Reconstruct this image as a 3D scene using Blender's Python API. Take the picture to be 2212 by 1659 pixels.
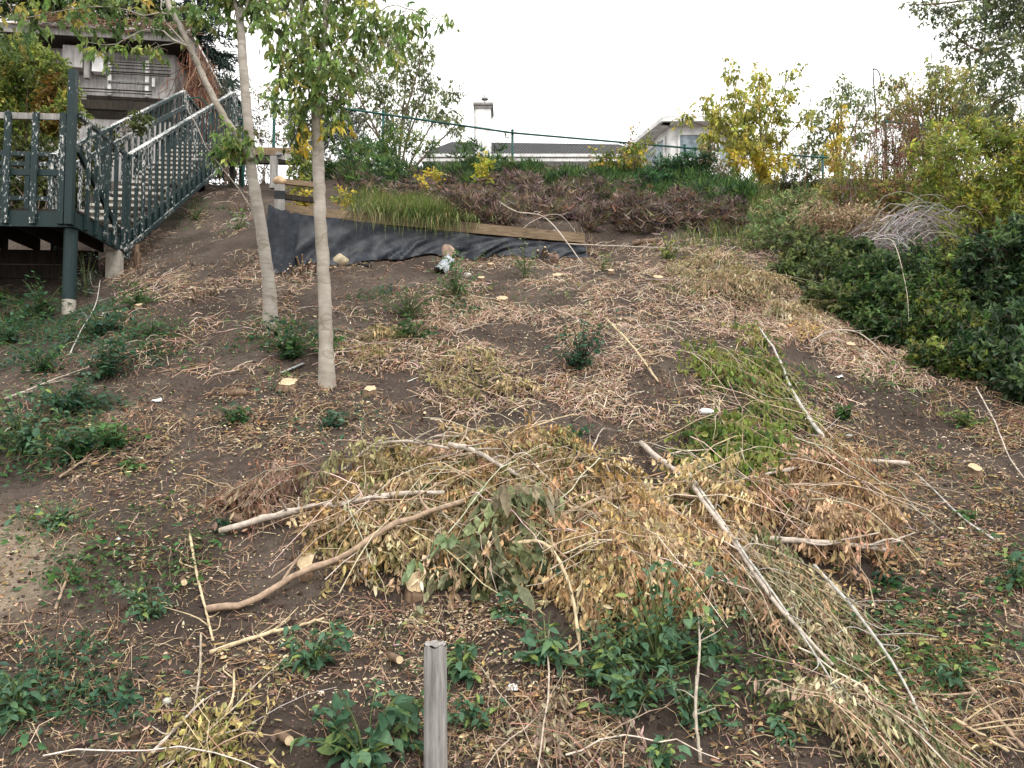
import bpy, math
import numpy as np
from mathutils import Vector

for o in list(bpy.data.objects):
    bpy.data.objects.remove(o)
SC = bpy.context.scene
COL = SC.collection
rng = np.random.default_rng(11)
R = math.radians

# ------------------------------------------------------------------ camera, sky, sun, exposure
FPX, CX, CY, PITCH = 1736.0, 1106.0, 829.5, R(3.0)
cam_d = bpy.data.cameras.new('camera')
cam = bpy.data.objects.new('camera', cam_d)
COL.objects.link(cam)
cam_d.sensor_width = 36.0
cam_d.lens = 36.0 * FPX / 2212.0
cam_d.clip_start, cam_d.clip_end = 0.05, 1000.0
cam.location = (0, 0, 0)
cam.rotation_euler = (R(90) + PITCH, 0, 0)
SC.camera = cam

SUN_EL, SUN_AZ = R(52), R(150)          # high, behind the camera to the right, through thick cloud
w = bpy.data.worlds.new('World')
SC.world = w
w.use_nodes = True
nt = w.node_tree
nt.nodes.clear()
sky = nt.nodes.new('ShaderNodeTexSky')
sky.sky_type = 'NISHITA'
sky.sun_disc = False
sky.sun_elevation = SUN_EL
sky.sun_rotation = SUN_AZ
sky.dust_density = 4.0
mixw = nt.nodes.new('ShaderNodeMix')
mixw.data_type = 'RGBA'
mixw.inputs['Factor'].default_value = 0.86
mixw.inputs['B'].default_value = (11.6, 11.3, 10.9, 1)      # the even cloud layer
bg = nt.nodes.new('ShaderNodeBackground')
bg.inputs['Strength'].default_value = 0.10
wo = nt.nodes.new('ShaderNodeOutputWorld')
nt.links.new(sky.outputs['Color'], mixw.inputs['A'])
nt.links.new(mixw.outputs['Result'], bg.inputs['Color'])
nt.links.new(bg.outputs['Background'], wo.inputs['Surface'])

sd = bpy.data.lights.new('sun', 'SUN')
sd.energy = 1.2
sd.angle = R(25)
sd.color = (1.0, 0.96, 0.9)
sun = bpy.data.objects.new('sun', sd)
COL.objects.link(sun)
sdir = Vector((math.sin(SUN_AZ) * math.cos(SUN_EL), math.cos(SUN_AZ) * math.cos(SUN_EL), math.sin(SUN_EL)))
sun.rotation_euler = (-sdir).to_track_quat('-Z', 'Y').to_euler()
sun.location = (6, -10, 20)

SC.view_settings.view_transform = 'Standard'
SC.view_settings.look = 'None'
SC.view_settings.exposure = 0.98
SC.view_settings.gamma = 1.0
SC.view_settings.use_curve_mapping = False

# ------------------------------------------------------------------ terrain
def hsh(ix, iy, s):
    h = (ix.astype(np.int64) * 374761393 + iy.astype(np.int64) * 668265263 + s * 1442695041) & 0xffffffff
    h = ((h ^ (h >> 13)) * 1274126177) & 0xffffffff
    return ((h ^ (h >> 16)) & 0xffff) / 65535.0
def vnoise(x, y, s=0):
    x = np.asarray(x, float); y = np.asarray(y, float)
    ix = np.floor(x).astype(np.int64); iy = np.floor(y).astype(np.int64)
    fx = x - ix; fy = y - iy
    fx = fx * fx * (3 - 2 * fx); fy = fy * fy * (3 - 2 * fy)
    a = hsh(ix, iy, s); b = hsh(ix + 1, iy, s); c = hsh(ix, iy + 1, s); d = hsh(ix + 1, iy + 1, s)
    return (a * (1 - fx) + b * fx) * (1 - fy) + (c * (1 - fx) + d * fx) * fy - 0.5
def fbm(x, y, s=0, o=4):
    r = 0
    for i in range(o):
        r = r + vnoise(x * 2 ** i, y * 2 ** i, s + i) / 2 ** i
    return r
def sstep(a, b, x):
    t = np.clip((x - a) / (b - a), 0, 1)
    return t * t * (3 - 2 * t)

_py = np.linspace(-60, 60, 2401)
_pz = np.interp(_py, [-60, -6, 1.0, 3.2, 7, 10.5, 12.2, 17, 18.6, 60], [-2.5, -2.4, -2.3, -1.66, .37, 2.17, 3.08, 5.25, 5.45, 5.7])
_k = np.exp(-np.linspace(-2, 2, 21) ** 2); _k /= _k.sum()
_pz = np.convolve(np.pad(_pz, 10, mode='edge'), _k, 'valid')
WA, WB = np.array([-3.12, 10.6]), np.array([1.1, 12.15])
WD = (WB - WA) / np.linalg.norm(WB - WA); WN = np.array([-WD[1], WD[0]]); WL = np.linalg.norm(WB - WA)
def base_h(x, y):
    z = np.interp(y, _py, _pz)
    z = z - .38 * sstep(-3.8, -5.6, x) * sstep(5, 9, y) * sstep(15.5, 12, y)
    u = ((x - WA[0]) * WD[0] + (y - WA[1]) * WD[1]) / WL
    d = (x - WA[0]) * WN[0] + (y - WA[1]) * WN[1]
    m = sstep(-.02, .0, u) * sstep(1.25, .95, u)
    uc = np.clip(u, 0, 1)
    back = sstep(-.04, .1, d)
    z = z + m * back * (.52 - .44 * uc) * np.exp(-np.maximum(d, 0) / 1.6)
    z = z - m * (1 - back) * (.02 + .42 * uc) * np.exp(-(np.minimum(d, 0) / 1.3) ** 2)
    z = z + .15 * sstep(4.6, 8.5, x) * sstep(4, 8, y) * sstep(18, 15, y)
    return z
def full_h(x, y):
    near = sstep(22, 17, y)
    return base_h(x, y) + near * (.16 * fbm(x * .7, y * .7, 3, 3) + .05 * fbm(x * 3.1, y * 3.1, 9, 3)) + near * .032 * fbm(x * 9, y * 9, 21, 3)

HX0, HX1, HY0, HY1, HS = -16., 18., 0., 26., .05
_gx = np.arange(HX0, HX1 + HS / 2, HS); _gy = np.arange(HY0, HY1 + HS / 2, HS)
HM = full_h(*np.meshgrid(_gx, _gy, indexing='ij'))
def H(x, y):
    fx = np.clip((np.asarray(x, float) - HX0) / HS, 0, HM.shape[0] - 1.001); fy = np.clip((np.asarray(y, float) - HY0) / HS, 0, HM.shape[1] - 1.001)
    ix = fx.astype(int); iy = fy.astype(int); fx = fx - ix; fy = fy - iy
    return (HM[ix, iy] * (1 - fx) + HM[ix + 1, iy] * fx) * (1 - fy) + (HM[ix, iy + 1] * (1 - fx) + HM[ix + 1, iy + 1] * fx) * fy

# photograph measurements (2212 x 1659) -> points of the place
CP, SP = math.cos(PITCH), math.sin(PITCH)
def W(px, py, Y):
    a = (px - CX) / FPX; b = (CY - py) / FPX
    k = Y / (CP - b * SP)
    return np.array([a * k, Y, (SP + b * CP) * k])
_qx = np.arange(-300, 2520, 12.); _qy = np.arange(300, 1800, 8.)
_QX, _QY = np.meshgrid(_qx, _qy, indexing='ij')
_a = (_QX - CX) / FPX; _b = (CY - _QY) / FPX
_rx = _a / (CP - _b * SP); _rz = (SP + _b * CP) / (CP - _b * SP)
DM = np.full(_QX.shape, 19.0); _done = np.zeros(_QX.shape, bool)
for Yv in np.arange(2.2, 19.0, .06):
    hit = (~_done) & (_rz * Yv < H(_rx * Yv, np.full(_QX.shape, Yv)))
    DM[hit] = Yv - .03; _done |= hit
def depth(px, py):
    fx = np.clip((np.asarray(px, float) + 300) / 12., 0, DM.shape[0] - 1.001); fy = np.clip((np.asarray(py, float) - 300) / 8., 0, DM.shape[1] - 1.001)
    ix = fx.astype(int); iy = fy.astype(int); fx = fx - ix; fy = fy - iy
    return (DM[ix, iy] * (1 - fx) + DM[ix + 1, iy] * fx) * (1 - fy) + (DM[ix, iy + 1] * (1 - fx) + DM[ix + 1, iy + 1] * fx) * fy
def GA(px, py):
    px = np.asarray(px, float); py = np.asarray(py, float)
    Y = depth(px, py); b = (CY - py) / FPX
    x = (px - CX) / FPX * Y / (CP - b * SP)
    return np.stack([x, Y, H(x, Y)], -1)
def G(px, py, dz=0.):
    p = GA([px], [py])[0]; p[2] += dz
    return p

# ------------------------------------------------------------------ materials
MATS = {}
def mat(name, rough=.8, spec=.3):
    m = bpy.data.materials.new(name); m.use_nodes = True
    n = m.node_tree.nodes; b = n['Principled BSDF']
    b.inputs['Roughness'].default_value = rough
    b.inputs['Specular IOR Level'].default_value = spec
    MATS[name] = m
    return m, m.node_tree, b
def node(nt, t, **k):
    n = nt.nodes.new(t)
    for a, v in k.items():
        if a in n.inputs: n.inputs[a].default_value = v
        else: setattr(n, a, v)
    return n
def noise(nt, scale, detail=4, coord=None, rough=.55):
    n = node(nt, 'ShaderNodeTexNoise'); n.inputs['Scale'].default_value = scale
    n.inputs['Detail'].default_value = detail; n.inputs['Roughness'].default_value = rough
    if coord is not None: nt.links.new(coord, n.inputs['Vector'])
    return n
def ramp(nt, fac, stops):
    r = node(nt, 'ShaderNodeValToRGB'); e = r.color_ramp.elements
    while len(e) < len(stops): e.new(.5)
    for i, (p, c) in enumerate(stops):
        e[i].position = p; e[i].color = (*c, 1) if len(c) == 3 else c
    nt.links.new(fac, r.inputs['Fac'])
    return r
def mixc(nt, fac, a, b, mode='MIX'):
    m = node(nt, 'ShaderNodeMix', data_type='RGBA', blend_type=mode)
    for s, v in (('Factor', fac), ('A', a), ('B', b)):
        if isinstance(v, bpy.types.NodeSocket): nt.links.new(v, m.inputs[s])
        elif isinstance(v, (int, float)): m.inputs[s].default_value = v
        else: m.inputs[s].default_value = (*v, 1)
    return m.outputs['Result']
def bump(nt, b, h, strength=.4, dist=.02):
    n = node(nt, 'ShaderNodeBump'); n.inputs['Strength'].default_value = strength; n.inputs['Distance'].default_value = dist
    nt.links.new(h, n.inputs['Height']); nt.links.new(n.outputs['Normal'], b.inputs['Normal'])
def geo(nt, out='Position'):
    return node(nt, 'ShaderNodeNewGeometry').outputs[out]
def stretch(nt, coord, s):
    n = node(nt, 'ShaderNodeMapping'); n.inputs['Scale'].default_value = s
    nt.links.new(coord, n.inputs['Vector']); return n.outputs['Vector']

def attr_mat(name, rough=.6, spec=.3, trans=.0, vary=.35, nscale=40):
    m, nt, b = mat(name, rough, spec)
    at = node(nt, 'ShaderNodeAttribute', attribute_name='Col')
    nz = noise(nt, nscale, 3, geo(nt))
    f = ramp(nt, nz.outputs['Fac'], [(.3, (1 - vary,) * 3), (.7, (1 + vary * .6,) * 3)])
    c = mixc(nt, 1.0, at.outputs['Color'], f.outputs['Color'], 'MULTIPLY')
    nt.links.new(c, b.inputs['Base Color'])
    if trans:
        t = node(nt, 'ShaderNodeBsdfTranslucent'); nt.links.new(c, t.inputs['Color'])
        ms = node(nt, 'ShaderNodeMixShader'); ms.inputs[0].default_value = trans
        o = nt.nodes['Material Output']
        nt.links.new(b.outputs[0], ms.inputs[1]); nt.links.new(t.outputs[0], ms.inputs[2]); nt.links.new(ms.outputs[0], o.inputs['Surface'])
    return m
attr_mat('leaf', .45, .35, .48)
attr_mat('dry_leaf', .75, .15, .2)
attr_mat('blade', .6, .25, .2)
attr_mat('twig', .85, .15, 0, .4, 30)
attr_mat('stone', .9, .2, 0, .5, 14)

# large single leaves: tint differs from one to the next
m, nt, b = mat('big_leaf', .55, .28)
oi = node(nt, 'ShaderNodeObjectInfo')
r_ = ramp(nt, oi.outputs['Random'], [(0, (.032, .085, .042)), (.3, (.055, .135, .07)), (.6, (.09, .18, .105)), (.85, (.12, .21, .08)), (1, (.25, .32, .08))])
nz = noise(nt, 45, 4, geo(nt)); f_ = ramp(nt, nz.outputs['Fac'], [(.3, (.7,) * 3), (.7, (1.15,) * 3)])
c_ = mixc(nt, 1.0, r_.outputs['Color'], f_.outputs['Color'], 'MULTIPLY')
nt.links.new(c_, b.inputs['Base Color'])
t_ = node(nt, 'ShaderNodeBsdfTranslucent'); nt.links.new(c_, t_.inputs['Color'])
ms_ = node(nt, 'ShaderNodeMixShader'); ms_.inputs[0].default_value = .25
nt.links.new(b.outputs[0], ms_.inputs[1]); nt.links.new(t_.outputs[0], ms_.inputs[2]); nt.links.new(ms_.outputs[0], nt.nodes['Material Output'].inputs['Surface'])

# soil: dark humus with crumbs, a sandy spill at the left foot of the slope
m, nt, b = mat('soil', .95, .12)
pos = geo(nt)
n1 = noise(nt, 1.3, 5, pos); n2 = noise(nt, 22, 6, pos, .7); n3 = noise(nt, 90, 4, pos, .7)
c1 = ramp(nt, n1.outputs['Fac'], [(.3, (.062, .048, .040)), (.5, (.098, .077, .064)), (.72, (.150, .120, .098))]).outputs['Color']
c2 = ramp(nt, n2.outputs['Fac'], [(.3, (.55,) * 3), (.55, (1.0,) * 3), (.8, (1.45,) * 3)]).outputs['Color']
cc = mixc(nt, .8, c1, c2, 'MULTIPLY')
sep = node(nt, 'ShaderNodeSeparateXYZ'); nt.links.new(pos, sep.inputs[0])
SANDC = G(15, 1190)
vs = node(nt, 'ShaderNodeVectorMath', operation='DISTANCE'); vs.inputs[1].default_value = tuple(SANDC)
dn = node(nt, 'ShaderNodeVectorMath', operation='ADD'); nt.links.new(pos, dn.inputs[0])
nzv = noise(nt, 3.5, 4, pos); sc_ = node(nt, 'ShaderNodeVectorMath', operation='SCALE'); sc_.inputs['Scale'].default_value = .35
nt.links.new(nzv.outputs['Color'], sc_.inputs[0]); nt.links.new(sc_.outputs[0], dn.inputs[1]); nt.links.new(dn.outputs[0], vs.inputs[0])
sm = ramp(nt, vs.outputs['Value'], [(.45, (1, 1, 1)), (.72, (0, 0, 0))]).outputs['Color']
sand = ramp(nt, n2.outputs['Fac'], [(.3, (.24, .19, .14)), (.7, (.40, .33, .25))]).outputs['Color']
cc = mixc(nt, sm, cc, sand)
nt.links.new(cc, b.inputs['Base Color'])
ad = node(nt, 'ShaderNodeMath', operation='MULTIPLY_ADD'); ad.inputs[1].default_value = .35
nt.links.new(n3.outputs['Fac'], ad.inputs[0]); nt.links.new(n2.outputs['Fac'], ad.inputs[2])
bump(nt, b, ad.outputs[0], 1.0, .05)

# dark green paint peeling off to white primer
def paint_mat(name, lo, hi, under=(.62, .62, .6)):
    m, nt, b = mat(name, .55, .35)
    pos = geo(nt)
    big = noise(nt, .9, 2, pos); fine = noise(nt, 36, 6, stretch(nt, pos, (1, 1, .45)), .72)
    nrm = node(nt, 'ShaderNodeSeparateXYZ'); nt.links.new(geo(nt, 'Normal'), nrm.inputs[0])
    up = node(nt, 'ShaderNodeMath', operation='MULTIPLY', use_clamp=True); up.inputs[1].default_value = .09; nt.links.new(nrm.outputs['Z'], up.inputs[0])
    s1 = node(nt, 'ShaderNodeMath', operation='MULTIPLY_ADD'); s1.inputs[1].default_value = .5; nt.links.new(big.outputs['Fac'], s1.inputs[0]); nt.links.new(fine.outputs['Fac'], s1.inputs[2])
    s2 = node(nt, 'ShaderNodeMath', operation='ADD'); nt.links.new(s1.outputs[0], s2.inputs[0]); nt.links.new(up.outputs[0], s2.inputs[1])
    fac = ramp(nt, s2.outputs[0], [(lo, (0, 0, 0)), (hi, (1, 1, 1))]).outputs['Color']
    gr = ramp(nt, fine.outputs['Fac'], [(.3, (.004, .015, .016)), (.7, (.008, .030, .031))]).outputs['Color']
    und = ramp(nt, noise(nt, 60, 3, pos).outputs['Fac'], [(.3, tuple(c * .6 for c in under)), (.65, under)]).outputs['Color']
    nt.links.new(mixc(nt, fac, gr, und), b.inputs['Base Color'])
    bump(nt, b, fac, -.4, .003)
    return m
paint_mat('peeling_paint', .825, .86)
paint_mat('sound_paint', .93, .95)
paint_mat('bare_tread', .66, .74, (.6, .57, .52))

def wood_mat(name, a, b_, c, scale=(9, 9, .8), rough=.85):
    m, nt, b = mat(name, rough, .2)
    pos = node(nt, 'ShaderNodeTexCoord').outputs['Object']
    g = noise(nt, 5, 6, stretch(nt, pos, scale), .65); l = noise(nt, 3, 3, pos)
    c1 = ramp(nt, g.outputs['Fac'], [(.3, a), (.5, b_), (.72, c)]).outputs['Color']
    c2 = ramp(nt, l.outputs['Fac'], [(.3, (.7,) * 3), (.7, (1.15,) * 3)]).outputs['Color']
    nt.links.new(mixc(nt, 1.0, c1, c2, 'MULTIPLY'), b.inputs['Base Color'])
    bump(nt, b, g.outputs['Fac'], .5, .006)
wood_mat('grey_wood', (.13, .12, .11), (.27, .26, .25), (.40, .39, .37))
wood_mat('brown_board', (.10, .07, .045), (.19, .14, .09), (.28, .21, .14), (1.2, 1.2, 12))
wood_mat('siding', (.26, .25, .25), (.40, .385, .38), (.52, .50, .49), (6, 6, .5))
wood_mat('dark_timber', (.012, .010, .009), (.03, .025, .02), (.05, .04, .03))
wood_mat('concrete', (.28, .26, .22), (.42, .39, .34), (.52, .48, .42), (3, 3, 3))
wood_mat('white_paint', (.55, .55, .54), (.74, .74, .73), (.82, .82, .8), (4, 4, 4), .5)
wood_mat('cut_wood', (.36, .26, .15), (.52, .41, .26), (.66, .55, .38), (14, 14, 14), .8)
wood_mat('log_bark', (.07, .045, .03), (.15, .10, .065), (.25, .18, .13), (5, 5, 1.2))
wood_mat('shingle', (.015, .015, .017), (.03, .03, .033), (.055, .055, .058), (8, 8, 8))
wood_mat('stucco', (.74, .74, .74), (.82, .82, .82), (.86, .86, .86), (20, 20, 20))
wood_mat('fabric', (.010, .012, .017), (.020, .025, .034), (.045, .052, .064), (2, 2, 2), .42)
wood_mat('green_metal', (.006, .045, .04), (.012, .08, .07), (.02, .11, .095), (9, 9, 9), .4)
wood_mat('galvanized', (.22, .24, .24), (.34, .36, .36), (.42, .44, .44), (9, 9, 9), .5)
wood_mat('black_plastic', (.010, .011, .013), (.02, .022, .026), (.04, .042, .048), (6, 6, 6), .38)
wood_mat('glass', (.10, .13, .16), (.22, .28, .32), (.36, .42, .46), (1, 1, 1), .08)
wood_mat('white_plastic', (.6, .62, .62), (.74, .76, .76), (.8, .82, .82), (5, 5, 5), .3)
wood_mat('clear_plastic', (.14, .16, .19), (.3, .33, .36), (.5, .53, .56), (3, 3, 3), .2)

# smooth young bark with pale rings
m, nt, b = mat('smooth_bark', .8, .2)
pos = geo(nt)
g = noise(nt, 6, 5, stretch(nt, pos, (1, 1, 5)), .6); l = noise(nt, 9, 4, pos); big = noise(nt, 1.5, 3, pos)
c1 = ramp(nt, g.outputs['Fac'], [(.25, (.30, .275, .25)), (.5, (.36, .335, .305)), (.75, (.43, .40, .37))]).outputs['Color']
c2 = ramp(nt, l.outputs['Fac'], [(.3, (.78, .76, .72)), (.7, (1.1, 1.1, 1.1))]).outputs['Color']
c3 = ramp(nt, noise(nt, 2.2, 2, stretch(nt, pos, (.9, .9, 2.1)), .4).outputs['Fac'], [(.46, (1, 1, 1)), (.475, (.72, .68, .63)), (.49, (1, 1, 1))]).outputs['Color']
c4 = ramp(nt, big.outputs['Fac'], [(.35, (.8, .78, .72)), (.65, (1.06, 1.06, 1.06))]).outputs['Color']
cA = mixc(nt, 1.0, c1, c2, 'MULTIPLY'); cA = mixc(nt, 1.0, cA, c3, 'MULTIPLY')
nt.links.new(mixc(nt, 1.0, cA, c4, 'MULTIPLY'), b.inputs['Base Color'])
bump(nt, b, g.outputs['Fac'], .35, .01)

# ------------------------------------------------------------------ mesh helpers
def link(o, parent=None):
    COL.objects.link(o)
    if parent is not None: o.parent = parent
    return o
def tag(o, label=None, cat=None, group=None, kind=None):
    if label: o['label'] = label
    if cat: o['category'] = cat
    if group: o['group'] = group
    if kind: o['kind'] = kind
    return o
def thing(name, loc, label, cat, group=None, rz=0.):
    o = bpy.data.objects.new(name, None); o.empty_display_size = .1
    link(o); o.location = tuple(loc); o.rotation_euler = (0, 0, rz)
    return tag(o, label, cat, group)
class MB:
    def __init__(s): s.V = []; s.F = []; s.C = []; s.n = 0
    def add(s, V, F, col=None):
        V = np.asarray(V, float).reshape(-1, 3)
        if not isinstance(F, list): F = [F]
        for f in F: s.F.append(np.asarray(f, int) + s.n)
        if col is None: c = np.ones((len(V), 3)) * .5
        else:
            c = np.asarray(col, float)
            if c.ndim == 1: c = np.tile(c, (len(V), 1))
        s.V.append(V); s.C.append(c); s.n += len(V)
        return s
    def mesh(s, name, smooth=False, org=None):
        V = np.concatenate(s.V); C = np.concatenate(s.C)
        if org is not None: V = V - np.asarray(org)
        me = bpy.data.meshes.new(name)
        me.vertices.add(len(V)); me.vertices.foreach_set('co', V.astype(np.float32).ravel())
        loops = np.concatenate([f.ravel() for f in s.F]); tot = np.concatenate([np.full(len(f), f.shape[1]) for f in s.F])
        st = np.concatenate([[0], np.cumsum(tot)[:-1]])
        me.loops.add(len(loops)); me.loops.foreach_set('vertex_index', loops.astype(np.int32))
        me.polygons.add(len(tot)); me.polygons.foreach_set('loop_start', st.astype(np.int32))
        me.polygons.foreach_set('use_smooth', np.full(len(tot), bool(smooth)))
        ca = me.color_attributes.new('Col', 'FLOAT_COLOR', 'POINT')
        ca.data.foreach_set('color', np.concatenate([C, np.ones((len(C), 1))], 1).astype(np.float32).ravel())
        me.update(calc_edges=True)
        return me
    def build(s, name, m, parent=None, smooth=False, org=None):
        """world-space shape -> object; its origin at org (or the parent's place)"""
        if org is None and parent is not None:
            org = np.array(parent_world(parent))
        me = s.mesh(name, smooth, org)
        me.materials.append(MATS[m])
        o = bpy.data.objects.new(name, me)
        link(o, parent)
        if parent is None and org is not None: o.location = tuple(org)
        return o
def parent_world(o):
    v = Vector((0, 0, 0))
    while o is not None:
        v = v + o.location; o = o.parent
    return v
def unit(v):
    v = np.asarray(v, float)
    return v / np.maximum(np.linalg.norm(v, axis=-1, keepdims=True), 1e-9)

BOXF = np.array([[0, 3, 2, 1], [4, 5, 6, 7], [0, 1, 5, 4], [1, 2, 6, 5], [2, 3, 7, 6], [3, 0, 4, 7]])
def beam(mb, a, b, w_, h_, side=None, col=None):
    """bar from a to b, w_ across (along side) and h_ the other way"""
    a = np.asarray(a, float); b = np.asarray(b, float)
    d = unit(b - a)
    if side is None:
        side = np.cross(d, (0, 0, 1.))
        if np.linalg.norm(side) < 1e-3: side = np.array([1., 0, 0])
    s = unit(side - np.dot(side, d) * d); u = np.cross(s, d)
    V = []
    for p in (a, b):
        for (i, j) in ((-1, -1), (1, -1), (1, 1), (-1, 1)):
            V.append(p + s * w_ / 2 * i + u * h_ / 2 * j)
    mb.add(V, BOXF, col)
    return mb
def tubes(mb, Pth, Rad, sides=3, col=(.3, .2, .1), caps=False):
    Pth = np.asarray(Pth, float)
    if Pth.ndim == 2: Pth = Pth[None]
    N, M, _ = Pth.shape
    Rad = np.broadcast_to(np.asarray(Rad, float), (N, M))
    T = np.gradient(Pth, axis=1); T = unit(T)
    ref = np.where(np.abs(T.mean(1, keepdims=True)[..., 2:3]) > .8, np.array([1., .13, 0]), np.array([0.11, 0.07, 1.]))
    n1 = unit(np.cross(T, np.broadcast_to(ref, T.shape))); n2 = np.cross(T, n1)
    ang = np.arange(sides) * 2 * np.pi / sides
    V = Pth[:, :, None] + Rad[:, :, None, None] * (np.cos(ang)[None, None, :, None] * n1[:, :, None] + np.sin(ang)[None, None, :, None] * n2[:, :, None])
    i = (np.arange(N)[:, None, None] * M + np.arange(M - 1)[None, :, None]) * sides; k = np.arange(sides)[None, None, :]; k2 = (k + 1) % sides
    F = np.stack([i + k, i + k2, i + sides + k2, i + sides + k], -1).reshape(-1, 4)
    Fs = [F]
    if caps:
        e = (np.arange(N)[:, None] * M) * sides
        Fs += [(e + np.arange(sides)[None, ::-1]), (e + (M - 1) * sides + np.arange(sides)[None])]
    col = np.asarray(col, float)
    if col.ndim == 2: col = np.repeat(col, M * sides, 0)
    mb.add(V.reshape(-1, 3), Fs, col)
    return mb
def smooth_path(P, n=16):
    P = np.asarray(P, float)
    if len(P) == 2: return P[0] + (P[1] - P[0]) * np.linspace(0, 1, n)[:, None]
    Q = np.vstack([2 * P[0] - P[1], P, 2 * P[-1] - P[-2]]); out = []
    ts = np.linspace(0, len(P) - 1, n)
    for t in ts:
        i = min(int(t), len(P) - 2); f = t - i
        a, b, c, d = Q[i], Q[i + 1], Q[i + 2], Q[i + 3]
        out.append(.5 * (2 * b + (c - a) * f + (2 * a - 5 * b + 4 * c - d) * f * f + (3 * b - a - 3 * c + d) * f ** 3))
    return np.array(out)

# leaf templates: axis +Y, face +Z
LEAF = (np.array([[0, 0, 0], [-.42, .32, .06], [0, .38, -.05], [.42, .32, .06], [-.36, .66, .03], [0, .68, -.06], [.36, .66, .03], [0, 1, -.14]]),
        [np.array([[0, 2, 1], [0, 3, 2], [4, 5, 7], [5, 6, 7]]), np.array([[1, 2, 5, 4], [2, 3, 6, 5]])])
LEAF4 = (np.array([[0, 0, 0], [-.5, .42, .09], [0, .45, -.05], [.5, .42, .09], [0, 1, -.1]]),
         [np.array([[0, 2, 1], [0, 3, 2], [1, 2, 4], [2, 3, 4]])])
CURL = (np.array([[0, 0, 0], [-.45, .35, .22], [0, .4, -.12], [.45, .35, .18], [-.3, .72, .34], [0, .75, .0], [.34, .7, .28], [.08, 1, .3]]),
        [np.array([[0, 2, 1], [0, 3, 2], [4, 5, 7], [5, 6, 7]]), np.array([[1, 2, 5, 4], [2, 3, 6, 5]])])
BLADE = (np.array([[-.5, 0, 0], [.5, 0, 0], [.38, .5, .05], [-.38, .5, .05], [0, 1, -.1]]),
         [np.array([[0, 1, 2, 3]]), np.array([[3, 2, 4]])])
def inst(mb, tpl, P, A, Nn, L, Wd, col):
    tv, tf = tpl
    P = np.asarray(P, float); n = len(P)
    if n == 0: return mb
    y = unit(A); z = unit(Nn - (Nn * y).sum(-1, keepdims=True) * y); x = np.cross(y, z)
    L = np.broadcast_to(np.asarray(L, float), (n,)); Wd = np.broadcast_to(np.asarray(Wd, float), (n,))
    V = P[:, None] + (tv[None, :, 0:1] * Wd[:, None, None]) * x[:, None] + (tv[None, :, 1:2] * L[:, None, None]) * y[:, None] + (tv[None, :, 2:3] * Wd[:, None, None]) * z[:, None]
    k = len(tv)
    Fs = [(f[None] + (np.arange(n) * k)[:, None, None]).reshape(-1, f.shape[1]) for f in tf]
    mb.add(V.reshape(-1, 3), Fs, np.repeat(np.asarray(col, float), k, 0))
    return mb
def pal(n, cols, jit=.22, wts=None):
    cols = np.asarray(cols, float)
    i = rng.choice(len(cols), n, p=None if wts is None else np.asarray(wts) / np.sum(wts))
    return np.clip(cols[i] * (1 + rng.normal(0, jit, (n, 1))) * (1 + rng.normal(0, jit * .3, (n, 3))), .004, .95)
def rnd(n, s=1.): return rng.normal(0, s, (n, 3))

TAN = [(.55, .42, .26), (.45, .33, .19), (.66, .53, .35), (.33, .24, .13), (.27, .24, .13)]
OCHRE = [(.42, .29, .14), (.33, .22, .09), (.50, .37, .20), (.24, .20, .08), (.18, .18, .07)]
GREYOL = [(.42, .39, .25), (.31, .31, .18), (.22, .24, .12), (.50, .44, .29), (.14, .17, .08)]
WILT = [(.16, .24, .05), (.24, .31, .07), (.10, .18, .05), (.32, .34, .10)]
DKGRN = [(.03, .09, .038), (.05, .13, .055), (.07, .165, .08), (.045, .115, .07)]
BLGRN = [(.05, .12, .075), (.075, .16, .10), (.035, .095, .055)]
MIDGRN = [(.06, .15, .04), (.09, .19, .05), (.045, .12, .04)]
YELGRN = [(.20, .26, .05), (.13, .20, .045), (.30, .31, .06), (.09, .15, .04)]
YELLOW = [(.60, .46, .05), (.50, .42, .06), (.42, .40, .08), (.66, .52, .09)]
TWIGC = [(.30, .20, .13), (.42, .31, .20), (.22, .13, .09), (.50, .40, .28), (.36, .22, .15)]

# ------------------------------------------------------------------ ground sheet
def axis(lo, hi, s, far):
    core = np.arange(lo, hi + s / 2, s)
    out = [core]
    a = [lo]; b = [hi]; st = s
    while a[-1] > -far: st *= 1.35; a.append(a[-1] - st)
    st = s
    while b[-1] < far: st *= 1.35; b.append(b[-1] + st)
    return np.concatenate([np.array(a[1:])[::-1], core, np.array(b[1:])])
gx = axis(-7.5, 8.5, .045, 260.); gy = axis(2.4, 17.5, .045, 260.)
GX, GY = np.meshgrid(gx, gy, indexing='ij')
inside = (GX > HX0) & (GX < HX1) & (GY > HY0) & (GY < HY1)
GZ = np.where(inside, H(GX, GY), base_h(GX, np.clip(GY, -60, 60)))
nx, ny = GX.shape
ii = (np.arange(nx - 1)[:, None] * ny + np.arange(ny - 1)[None]).ravel()
gm = MB(); gm.add(np.stack([GX, GY, GZ], -1).reshape(-1, 3), np.stack([ii, ii + ny, ii + ny + 1, ii + 1], -1))
tag(gm.build('ground', 'soil', smooth=True), kind='structure')

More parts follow.
